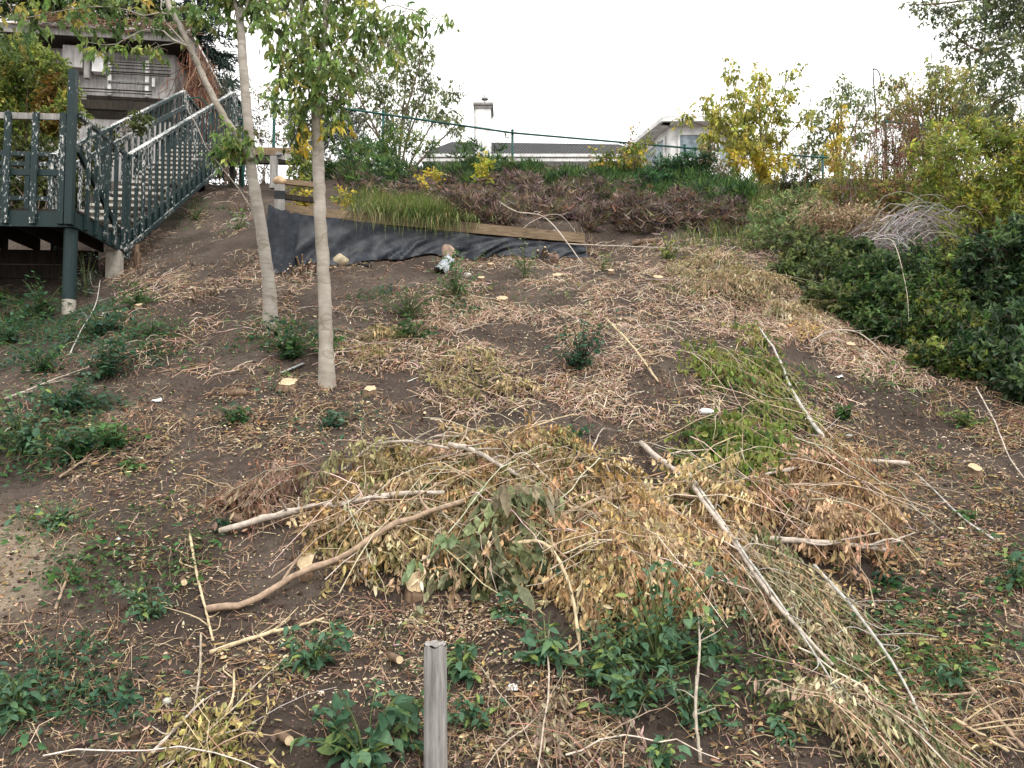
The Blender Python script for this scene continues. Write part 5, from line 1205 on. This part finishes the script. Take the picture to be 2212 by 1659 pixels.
# ------------------------------------------------------------------ cut poles and branches
def branch(label, pts, r0, r1, col=(.40, .33, .26), twigs=0, hs=None, name='cut_branch', mat_='twig', forks=()):
    hs = [h_ + (.05 if h_ > .04 else .0) for h_ in (hs or [.03] * len(pts))]
    P = np.array([G(a, b, h_ + r0 * .6) for (a, b), h_ in zip(pts, hs)])
    t = thing(name, P[0] - [0, 0, .03], label, 'branch', 'cut branches lying on the slope')
    q = MB(); Pp = smooth_path(P, 22); Pp[1:-1] += rnd(20, r0 * .12); tubes(q, Pp, np.linspace(r0, r1, 22)[None] * (1 + rng.normal(0, .06, (1, 22)) + .22 * (rng.random((1, 22)) < .14)), 9, col, caps=True); st = q.build('stem', mat_, t, smooth=True)
    d = unit(Pp[0] - Pp[1]); q = MB(); tubes(q, [Pp[0] + d * .001, Pp[0] + d * .006], np.array([[r0 * .97, r0 * .9]]), 9, (.62, .5, .33), caps=True); q.build('cut_end', 'cut_wood', t)
    for fk in forks:
        Pf = np.array([G(a, b, h_) for a, b, h_ in fk]); q = MB(); tubes(q, smooth_path(Pf, 12), np.linspace(r0 * .7, r1 * .7, 12)[None], 7, col, caps=True); q.build('side_branch', mat_, t, smooth=True)
    for _ in range(twigs + 3):
        i = rng.integers(4, 20); a = Pp[i]; dd = unit(unit(Pp[i + 1] - Pp[i]) + rnd(1, .7)[0]); dd[2] = abs(dd[2]) * .5; e = a + dd * rng.uniform(.1, .35); e[2] = max(e[2], float(H(e[0], e[1])) + .01)
        q = MB(); tubes(q, smooth_path([a, (a + e) / 2 + rnd(1, .02)[0], e], 6), np.linspace(r1 * .8, r1 * .3, 6)[None], 5, col, caps=True); q.build('side_twig', mat_, t, smooth=True)
    return t
PALE = (.46, .40, .34); BRN = (.34, .25, .18); STRAW = (.52, .42, .27); GREY = (.45, .44, .40)
branch('long pale grey pole sticking out of the heap to the left, upper of two', [(476, 1163), (600, 1157), (690, 1145), (735, 1152), (850, 1152), (960, 1150)], .020, .014, PALE, 2, [.03, .05, .09, .12, .16, .2])
branch('long brown pole reaching left from under the heap, lower of two', [(447, 1338), (540, 1315), (640, 1288), (740, 1265), (850, 1225), (1000, 1170)], .021, .014, BRN, 2, [.02, .03, .06, .1, .18, .2])
branch('brown pole across the middle right of the tan heap', [(1140, 1232), (1300, 1178), (1420, 1152), (1505, 1136)], .012, .018, BRN, 2, [.16, .22, .2, .12])
branch('pale peeled pole slanting down from the bare soil into straw brush', [(1385, 970), (1430, 1050), (1480, 1110), (1530, 1190), (1600, 1280), (1680, 1380), (1800, 1490)], .021, .008, PALE, 6, [.03, .1, .18, .2, .18, .12, .06])
branch('forked pale branch with its thick end pointing right on bare soil', [(1962, 1012), (1850, 1030), (1750, 1046), (1650, 1078), (1560, 1120)], .017, .006, PALE, 3, [.04, .06, .09, .1, .1], forks=[[(1850, 1030, .06), (1740, 1020, .1), (1640, 1008, .14), (1570, 1000, .12)]])
branch('grey branch running down the upper right slope to the forked branch', [(1840, 1020), (1770, 965), (1718, 888), (1680, 800), (1640, 730)], .017, .006, GREY, 5, [.03, .05, .06, .08, .05])
branch('short thick pale branch lying across brush at right', [(1665, 1220), (1740, 1226), (1850, 1238), (1930, 1240)], .018, .012, PALE, 3, [.08, .1, .1, .06])
branch('stout pale branch end in the ochre upper heap', [(970, 1066), (1030, 1085), (1110, 1122), (1230, 1162)], .019, .010, PALE, 4, [.26, .26, .24, .2])
branch('arching straw-coloured stem bending down toward the foreground weeds', [(1110, 1268), (1180, 1300), (1230, 1370), (1260, 1450)], .011, .008, STRAW, 0, [.2, .24, .2, .03])
branch('thin pale upright-lying stem at left between pole ends', [(410, 1165), (425, 1250), (443, 1330), (460, 1395)], .008, .006, STRAW, 2)
branch('tan crooked stick below the lower pole at left', [(455, 1420), (560, 1392), (650, 1365), (700, 1350)], .012, .006, STRAW, 3)
branch('pale bent branch fallen across the board of the fabric wall', [(1045, 466), (1110, 500), (1180, 530), (1260, 590)], .013, .007, PALE, 1, [.35, .3, .35, .05])
branch('arched pale shoot resting on the right end of fabric wall', [(1110, 540), (1150, 520), (1210, 512), (1260, 545)], .006, .004, PALE, 0, [.15, .25, .28, .08])
branch('straight long pole lying right of the fabric wall', [(1205, 548), (1330, 550), (1500, 555)], .012, .008, PALE, 0, [.12, .07, .05])
branch('straight straw stem leaning in the middle of slope below the sapling', [(1310, 722), (1365, 775), (1422, 836)], .011, .008, STRAW, 0, [.1, .06, .02])
branch('grey crooked stem at the bottom right of the foreground weeds', [(1513, 1655), (1503, 1580), (1512, 1500), (1510, 1425)], .008, .005, (.38, .33, .27), 3, [.02, .08, .14, .16])
branch('grey-white shoot running through straw brush to the bottom, left one', [(1480, 1090), (1600, 1275), (1720, 1420), (1830, 1580)], .009, .004, GREY, 6, [.2, .2, .1, .05])
branch('grey-white shoot running through straw brush to the bottom, right one', [(1760, 1270), (1850, 1390), (1940, 1520), (2010, 1640)], .010, .004, GREY, 6, [.08, .1, .1, .05])
branch('thin dark twig lying across bare soil right of the near slope tree', [(880, 850), (950, 880), (1000, 905)], .007, .004, BRN, 2)
branch('reddish-brown stick pointing up to the right above the ochre heap', [(835, 1020), (900, 1000), (980, 970), (1060, 950)], .009, .005, BRN, 3, [.05, .06, .06, .05])
branch('pale arched stem along the top of the ochre heap', [(740, 1050), (800, 1030), (880, 1040), (970, 1066)], .008, .010, PALE, 2, [.06, .16, .22, .24])
branch('whitish branched twig leaning on the support post foot', [(150, 770), (175, 735), (205, 700), (215, 660)], .006, .003, GREY, 5, [.02, .06, .15, .25])
branch('long thin stick on the left slope under the leafy weed', [(10, 868), (60, 850), (120, 828), (200, 800)], .008, .005, PALE, 2)
branch('bundle-like dark stick in the lower left weeds', [(130, 1040), (180, 1000), (240, 960)], .008, .005, BRN, 4)
branch('pale stick lying on the bare soil at lower left', [(330, 1640), (380, 1590), (440, 1540)], .009, .006, PALE, 1)
branch('yellowish curved stem near the bottom left of post', [(440, 1650), (455, 1600), (500, 1530), (505, 1470)], .007, .005, STRAW, 2)
branch('slim stick with dangling leaves at far left lower slope', [(120, 1330), (150, 1250), (175, 1200)], .007, .004, BRN, 2)
branch('thin grey shoot crossing bare soil on the right slope', [(2150, 1180), (2080, 1130), (2000, 1060), (1960, 1020)], .007, .004, GREY, 2)
branch('pale leaning shoot near the right edge below the dark bushes', [(2110, 880), (2150, 950), (2180, 1000), (2212, 1040)], .006, .004, PALE, 1, [.12, .08, .04, .03])
branch('arched grey twig in front of the dark bushes', [(1750, 745), (1800, 742), (1860, 750), (1920, 780)], .008, .005, PALE, 1, [.03, .08, .08, .02])
branch('whitish drooping twig hanging out of the dark bushes', [(1900, 640), (1935, 660), (1960, 720), (1965, 760)], .005, .002, PALE, 3, [.6, .62, .4, .25])
branch('brown stick lying in the lower right corner', [(2080, 1480), (2140, 1550), (2212, 1640)], .012, .008, BRN, 3)
branch('straw-coloured stick beside the lower right weed', [(2060, 1570), (2110, 1600), (2180, 1650)], .009, .006, STRAW, 2)
branch('pale forked stick on bare soil left of the lone green sprout', [(1255, 1000), (1280, 975), (1295, 945)], .007, .004, PALE, 1)
branch('straw-coloured stem left of the pale peeled pole', [(1090, 960), (1170, 925), (1240, 905)], .008, .005, STRAW, 2)

# ------------------------------------------------------------------ stones, rubbish
def rock(px, py, sx, sy, sz, label, col=(.38, .31, .25), name='boulder', dz=0.):
    g = G(px, py); g[2] += dz
    U_, V_ = np.meshgrid(np.linspace(0, 2 * np.pi, 20, endpoint=False), np.linspace(0, np.pi, 12), indexing='ij'); d = np.stack([np.cos(U_) * np.sin(V_), np.sin(U_) * np.sin(V_), np.cos(V_)], -1)
    k = 1 + .35 * fbm(d[..., 0] * 1.6 + px, d[..., 2] * 1.6 + d[..., 1] * 1.3, 51, 3)
    V = g + d * k[..., None] * [sx, sy, sz] + [0, 0, sz * .45]
    i = np.arange(20)[:, None] * 12 + np.arange(11)[None]; j = ((np.arange(20)[:, None] + 1) % 20) * 12 + np.arange(11)[None]
    q = MB(); q.add(V.reshape(-1, 3), np.stack([i, i + 1, j + 1, j], -1).reshape(-1, 4), col)
    return tag(q.build(name, 'stone', smooth=True, org=g), label, 'rock', 'stones by the wall')
rock(735, 570, .12, .09, .09, 'rounded tan boulder at the foot of the fabric wall, behind the tree', (.42, .36, .25))
rock(968, 556, .10, .08, .13, 'smooth brown upright boulder left of the corrugated pipe offcut', (.36, .26, .2))
rock(1195, 563, .10, .08, .08, 'dark brown stone under the right end of the fabric wall', (.22, .15, .12))
rock(1190, 738 - 240, .10, .06, .03, 'flat grey stone lying behind the right wall board', (.36, .34, .33), dz=.0)
rock(1010, 598, .05, .04, .04, 'small pale stone below the brown boulder', (.5, .46, .42))
p = W(600, 385, 10.55); gg = G(600, 452)
rr_ = rock(600, 452, .09, .07, .06, 'tan stone perched on top of the wall end post', (.48, .35, .22)); rr_.location = tuple(W(605, 396, 10.52))
rock(360, 1515, .02, .02, .02, 'small light pebble in soil at lower left', (.4, .4, .36))
# crumpled plastic under the boulder
g = G(945, 590); U_, V_ = np.meshgrid(np.linspace(0, 1, 14), np.linspace(0, 1, 18), indexing='ij')
X = g[0] - .08 + .18 * U_ + .1 * V_; Yy = g[1] - .06 + .5 * V_; Z = H(X, Yy) + .03 + .07 * np.sin(U_ * np.pi) + .04 * fbm(U_ * 6, V_ * 6, 61, 3)
ii = (np.arange(13)[:, None] * 18 + np.arange(17)[None]).ravel(); q = MB(); q.add(np.stack([X, Yy, Z], -1).reshape(-1, 3), np.stack([ii, ii + 18, ii + 19, ii + 1], -1))
tag(q.build('plastic_sheet', 'clear_plastic', org=g), 'crumpled dark glossy plastic strip below the brown boulder', 'plastic sheet')
# black hose end beside the tan boulder
q = MB(); tubes(q, smooth_path([G(760, 565, .05), G(775, 572, .03), G(800, 577, .02), G(795, 560, .02)], 14), .014, 8, caps=True); tag(q.build('hose_end', 'black_plastic', org=G(775, 572)), 'short black hose beside the tan boulder', 'hose')
# flattened lath, bottle, scraps
q = MB(); beam(q, G(606, 810, .02), G(655, 790, .03), .05, .008); tag(q.build('metal_strip', 'galvanized', org=G(630, 800)), 'flat grey strip lying behind the star-shaped stump', 'strip')
g = G(1525, 896, .035); t = thing('plastic_bottle', g - [0, 0, .035], 'small white plastic bottle lying on bare soil at right', 'bottle')
a, e = g + [-.05, 0, .0], g + [.05, .01, .0]; q = MB(); tubes(q, smooth_path([a, e], 8), np.array([[.018, .024, .026, .026, .026, .026, .024, .014]]), 12, caps=True); q.build('body', 'white_plastic', t, smooth=True)
q = MB(); tubes(q, smooth_path([e, e + [.025, .004, 0]], 3), .012, 10, caps=True); q.build('cap', 'white_plastic', t)
def scrap(px, py, s, label, m_='white_plastic', name='paper_scrap'):
    g = G(px, py); U_, V_ = np.meshgrid(np.linspace(-1, 1, 8), np.linspace(-1, 1, 6), indexing='ij')
    X = g[0] + s * U_ * (1 - .2 * V_); Yy = g[1] + s * .7 * V_; Z = H(X, Yy) + .012 + s * .5 * (.5 + fbm(U_ * 2 + px, V_ * 2, 71, 3))
    ii = (np.arange(7)[:, None] * 6 + np.arange(5)[None]).ravel(); q = MB(); q.add(np.stack([X, Yy, Z], -1).reshape(-1, 3), np.stack([ii, ii + 6, ii + 7, ii + 1], -1))
    return tag(q.build(name, m_, org=g), label, 'litter', 'scraps of litter')
scrap(340, 868, .035, 'white folded scrap beside weeds on the left slope')
scrap(225, 684, .04, 'white crumpled scrap at the foot of the support post')
scrap(1108, 1500, .022, 'torn white paper scrap in foreground soil')
scrap(255, 1170, .014, 'tiny whitish scrap on soil at lower left')
scrap(1815, 817, .03, 'pale scrap on bare soil of the right slope')
# shepherd's hook and sign plate near the right fence
p = W(1895, 340, 15.5); p[2] = float(H(p[0], 15.5)); tz = W(1892, 150, 15.5)[2]
t = thing('garden_hook', p, 'dark shepherd hook pole with white plate in front of the right fence', 'garden hook')
q = MB(); tubes(q, smooth_path([p + [0, 0, -.2], [p[0], p[1], (p[2] + tz) / 2], [p[0] - .04, p[1], tz - .1], [p[0] + .0, p[1], tz], [p[0] + .08, p[1], tz - .08], [p[0] + .12, p[1], tz - .35]], 30), .011, 7, caps=True); q.build('pole', 'dark_timber', t, smooth=True)
a = W(1893, 335, 15.45); b = W(1893, 300, 15.45); q = MB(); beam(q, a, b, .1, .02, side=np.array([1., 0, 0])); q.build('plate', 'white_plastic', t)

# ------------------------------------------------------------------ weeds
LM = []
for v in range(3):
    tv = LEAF[0].copy(); tv[:, 0] *= (.55, .66, .48)[v]; tv[:, 2] *= (.6, 1.1, 1.6)[v]; tv[-1, 2] -= .12 * v
    q = MB(); q.add(tv, LEAF[1]); me = q.mesh('leaf', smooth=True); me.materials.append(MATS['big_leaf']); LM.append(me)
from mathutils import Matrix
def weed(label, px, py, size, tall=1.0, nst=7, L=.06, single=0, cols=DKGRN, Wf=.55, per=9, name='weed', droop=.2, cat='weed', offs=0., stemc=(.10, .13, .05)):
    g = G(px, py + size * .45); k = g[1] / FPX; rad = size * k
    tall = tall * 1.35 + .1; L = L * (.72 if single else 1.0); nst = int(nst * 1.5); single = min(290, int(single * 2.3)); per = 14 if single else per
    t = thing(name, g, label, cat, 'green weeds on the slope')
    az = rng.normal(rng.uniform(0, 2 * np.pi), 2.3, nst); out = rad * rng.uniform(.1, 1.4, nst)
    hh = rad * tall * rng.gamma(3, .33, nst).clip(.2, 1.5)
    tt = np.linspace(0, 1, 5); d = np.stack([np.cos(az), np.sin(az) * .8 - .15], -1)
    Pt = np.zeros((nst, 5, 3)); Pt[..., :2] = g[:2] + d[:, None] * (out[:, None] * tt ** 1.3)[..., None]
    Pt[..., 2] = g[2] - .02 + hh[:, None] * (1.25 * tt - .35 * tt ** 2.5)
    Pt[..., 2] = np.maximum(Pt[..., 2], H(Pt[..., 0], Pt[..., 1]) + .01 * tt)
    q = MB(); tubes(q, Pt, np.linspace(.0045, .002, 5)[None], 5, pal(nst, [stemc])); q.build('stem', 'twig', t)
    n = nst * per; u = rng.uniform(.9, 3.999, n); i = np.repeat(np.arange(nst), per); kk = u.astype(int); f = (u - kk)[:, None]
    P = Pt[i, kk] * (1 - f) + Pt[i, kk + 1] * f; P += rnd(n, rad * .05)
    A = unit(rnd(n, .8) * [1, 1, .35] + np.column_stack([d[i] * .5, np.full(n, -droop)])); N_ = unit(rnd(n, .35) + [0, -.25, 1])
    Ls = L * rng.uniform(.35, 1.3, n)
    if single:
        for j in rng.permutation(n)[:single]:
            y = Vector(A[j]); z = Vector(N_[j]); z = (z - y * z.dot(y)).normalized(); x = y.cross(z)
            o = bpy.data.objects.new('leaf', LM[rng.integers(3)]); link(o, t)
            M_ = Matrix((x, y, z)).transposed().to_4x4(); M_ = Matrix.Translation(Vector(P[j] - np.array(t.location))) @ M_ @ Matrix.Scale(Ls[j], 4); o.matrix_local = M_
    else:
        q = MB(); inst(q, LEAF, P, A, N_, Ls, Ls * Wf, pal(n, cols, .2)); q.build('foliage', 'leaf', t)
    return t
weed('big-leaved weed left of the foreground post at the bottom edge', 790, 1600, 110, .7, 14, .13, 64)
weed('bright leafy weed touching the left side of the post', 880, 1585, 55, 1.2, 9, .10, 36)
weed('young maple-like weed just right of the post top', 1000, 1440, 50, .9, 9, .10, 34)
weed('dense dark weed right of the post base', 1030, 1540, 55, .9, 12, .065, 60)
weed('spreading blue-green weed below the arching stem', 1180, 1400, 75, .7, 12, .11, 44)
weed('largest dark green weed clump in the foreground right of centre', 1420, 1390, 140, .9, 40, .085, 150)
weed('dark weed at the left of the largest foreground clump', 1300, 1440, 80, .8, 18, .08, 90)
weed('pale-tipped weed in front of the largest foreground clump', 1370, 1500, 90, .6, 18, .08, 90)
weed('dark weed hanging over at the right of the largest clump', 1530, 1390, 70, .9, 14, .08, 70)
weed('mixed green weed at bottom right of the largest clump', 1500, 1530, 75, .7, 14, .075, 70)
weed('drooping dark weed left of the post, below the lower pole', 670, 1405, 75, .7, 14, .085, 66)
weed('compact dark weed on bare soil at lower left', 325, 1300, 62, .6, 14, .07, 66)
weed('dark leafy weed cut by the lower left edge', 40, 1510, 90, .6, 15, .08, 70)
weed('tall large-leaved weed at the left edge, mid height', 50, 950, 75, 1.1, 16, .10, 90)
weed('low weed on the edge of the sandy patch at left', 130, 1100, 80, .35, 14, .07, 70, cols=BLGRN)
weed('dark bushy weed on the left slope below the support post', 225, 790, 55, .9, 18, .065, cols=DKGRN + BLGRN, per=14)
weed('wide mat of dark weed on the left slope', 150, 850, 85, .45, 24, .065, cols=DKGRN + BLGRN, per=14)
weed('sprawling broad-leaved weed below the wide mat at left', 250, 930, 75, .4, 16, .07, cols=MIDGRN, per=10)
weed('leafy green weed on the left slope above the wide mat', 90, 780, 60, .6, 20, .065, cols=MIDGRN + BLGRN, per=13)
weed('weed tangle between left edge and the sandy patch', 170, 960, 70, .5, 20, .07, cols=DKGRN + MIDGRN, per=12)
weed('bushy weed on the slope below the concrete pier', 300, 640, 45, .6, 16, .06, cols=MIDGRN, per=11)
weed('blue-green weed at the foot of the support post', 215, 705, 48, .8, 16, .06, cols=BLGRN, per=13)
weed('pale grey-leaved shrublet leaning on the support post', 185, 620, 45, 1.2, 12, .06, cols=[(.14, .19, .15), (.2, .25, .2), (.09, .14, .1)], per=9)
weed('ivy-like green weed in the shade under the landing', 90, 655, 75, .6, 24, .07, cols=MIDGRN + DKGRN, per=13)
weed('dark weed at the left edge under the landing', 20, 715, 60, .6, 16, .065, cols=DKGRN, per=12)
weed('leafy green weed between the two slope tree trunks', 635, 745, 70, .7, 24, .07, cols=MIDGRN + BLGRN, per=13)
weed('sprig of leaves at the base of the near slope tree', 712, 750, 30, .9, 8, .07, cols=MIDGRN, per=8)
weed('small blue-green weed below the near slope tree', 720, 900, 38, .5, 10, .055, cols=BLGRN, per=10)
weed('small weed on bare soil left of the star-shaped stump', 510, 895, 42, .55, 12, .055, cols=BLGRN + MIDGRN, per=10)
weed('grassy green weed patch in the upper middle of slope', 880, 650, 75, .5, 26, .06, cols=[(.08, .14, .06), (.12, .18, .08), (.05, .1, .04)], per=12, Wf=.3)
weed('upright light green weed below the brown boulder', 985, 620, 55, 1.0, 16, .06, cols=[(.10, .20, .07), (.14, .25, .1), (.07, .15, .06)], per=12)
weed('fresh green weed right of the brush, upper middle', 895, 715, 40, .7, 14, .065, cols=MIDGRN, per=10)
weed('slender dark sapling standing alone on the mid slope', 1250, 775, 66, 1.0, 24, .06, cols=BLGRN + DKGRN, per=14, name='sapling', cat='sapling', stemc=(.08, .06, .05))
weed('drooping green sprout below the lone sapling', 1243, 945, 34, .7, 10, .065, cols=MIDGRN + DKGRN, per=12, droop=.8)
weed('blue-green feathery weed right of the white bottle', 1585, 930, 42, .5, 14, .06, cols=BLGRN, per=12, Wf=.35)
weed('pale shrublet with light leaves below the pale stem clump', 1135, 580, 44, 1.0, 14, .055, cols=[(.2, .25, .13), (.28, .3, .17), (.14, .2, .09)], per=10)
weed('small green sprout right of the flat oval stump', 1300, 575, 22, 1.2, 7, .055, cols=YELGRN, per=8)
weed('olive shrublet at the foot of the dead juniper, right', 1445, 545, 40, .8, 14, .06, cols=YELGRN + [(.3, .3, .14)], per=9)
weed('long-leaved weed on the right slope with wilted tips', 2060, 1450, 58, .5, 12, .075, 40)
weed('weed cut by the right edge, mid height', 2195, 1240, 60, .8, 14, .08, 50)
weed('green sprig strip on bare soil near the right edge', 2090, 900, 48, .5, 14, .06, cols=MIDGRN + WILT, per=10, Wf=.35)
weed('little bright green weed on the right slope', 1815, 890, 28, .6, 9, .06, cols=MIDGRN, per=9)
weed('small dark weed at the right end of the rusty heap', 1915, 1245, 26, .6, 8, .06, cols=DKGRN, per=9)
weed('single large leaves on stems inside the straw heap', 1215, 1250, 40, 1.2, 5, .12, 14)
weed('dark leafy sprout under the limp grey-green branch', 1095, 1315, 34, .9, 8, .075, 34)
weed('green tuft in soil at the left of stair foot bank', 425, 462, 28, .8, 12, .06, cols=MIDGRN, per=8, Wf=.25)
weed('whitish-leaved sprig left of the leaning trunk', 515, 485, 26, 1.0, 8, .08, cols=[(.45, .5, .42), (.16, .26, .08), (.12, .2, .06)], per=6)
weed('low weed left of the near pole ends', 470, 1130, 26, .5, 8, .05, cols=BLGRN, per=9)
weed('round-leaved seedling in soil on the left slope', 275, 1000, 32, .4, 8, .06, cols=MIDGRN, per=7)
weed('low weed patch left of the stair-side bank', 330, 705, 40, .4, 14, .055, cols=BLGRN + MIDGRN, per=9)
weed('tiny weed near the red-brown shoots at left', 590, 600 + 20, 24, .6, 7, .05, cols=YELGRN, per=8)
weed('bottom edge weed between post and grey stem', 1420, 1625, 55, .6, 10, .09, 30)
weed('small weed inside the straw brush at bottom right', 1690, 1565, 38, .7, 9, .065, 34)
weed('faint green weed below the right-hand stump', 2095, 1110, 24, .5, 7, .055, cols=MIDGRN, per=8)
weed('green leaves caught in the heap below the pale pole', 1480, 1110, 34, .8, 9, .065, cols=WILT, per=9)

# scattered regrowth too small and too many to count
q, q2 = MB(), MB()
for cx_, cy_, rx_, ry_, nn, cols in [(150, 780, 200, 120, 300, DKGRN + BLGRN), (120, 950, 170, 140, 220, DKGRN + MIDGRN), (100, 680, 160, 60, 350, MIDGRN + DKGRN), (420, 720, 150, 70, 60, MIDGRN), (640, 760, 130, 60, 70, MIDGRN + BLGRN), (900, 670, 140, 60, 200, MIDGRN + BLGRN), (260, 1180, 220, 120, 60, MIDGRN), (120, 1500, 160, 130, 140, DKGRN), (800, 1500, 200, 130, 30, MIDGRN), (1380, 1480, 280, 110, 110, DKGRN + MIDGRN), (1150, 700, 300, 90, 50, MIDGRN + YELGRN), (1750, 950, 250, 150, 50, MIDGRN + WILT), (2050, 1250, 160, 250, 60, MIDGRN), (1900, 820, 200, 80, 60, YELGRN + MIDGRN), (1550, 600, 150, 50, 90, YELGRN + MIDGRN), (1850, 1500, 250, 130, 60, WILT + MIDGRN), (640, 900, 200, 70, 30, BLGRN), (430, 480, 80, 60, 40, MIDGRN), (560, 1600, 250, 60, 50, WILT)]:
    P = clump(in_ell(nn * 3, cx_, cy_, rx_, ry_), 2.0, -.2, .35); n = len(P)
    if n == 0: continue
    k = 9; sz = rng.gamma(3, .014, n).clip(.012, .12); hgt = sz * rng.uniform(.5, 2.0, n)
    b = np.repeat(P, k, 0); off = rnd(n * k, 1.) * np.repeat(sz, k)[:, None] * [1.3, 1.0, 0]; t = rng.random(n * k)
    b = b + off; b[:, 2] = H(b[:, 0], b[:, 1]) + .01 + np.repeat(hgt, k) * t
    Ls = np.repeat(sz, k).clip(.018, .055) * rng.uniform(.5, 1.3, n * k)
    inst(q, LEAF4, b, unit(off + rnd(n * k, .03) + [0, 0, -.01]), unit(rnd(n * k, .4) + [0, -.3, 1]), Ls, Ls * rng.uniform(.35, .6, n * k), np.repeat(pal(n, cols, .25), k, 0))
    st = np.stack([P, P + rnd(n, .2) * sz[:, None] * [1, 1, 0] + np.stack([0 * hgt, 0 * hgt, hgt * .6], -1), P + rnd(n, .5) * sz[:, None] * [1, 1, 0] + np.stack([0 * hgt, 0 * hgt, hgt * 1.1], -1)], 1)
    tubes(q2, st, np.array([[.002, .0016, .001]]), 3, pal(n, [(.14, .14, .06), (.2, .12, .07)]))
rg = tag(q.build('regrowth', 'leaf'), 'small green regrowth scattered through the litter', 'regrowth', kind='stuff')
tag(q2.build('regrowth_stems', 'twig', rg), kind='stuff')
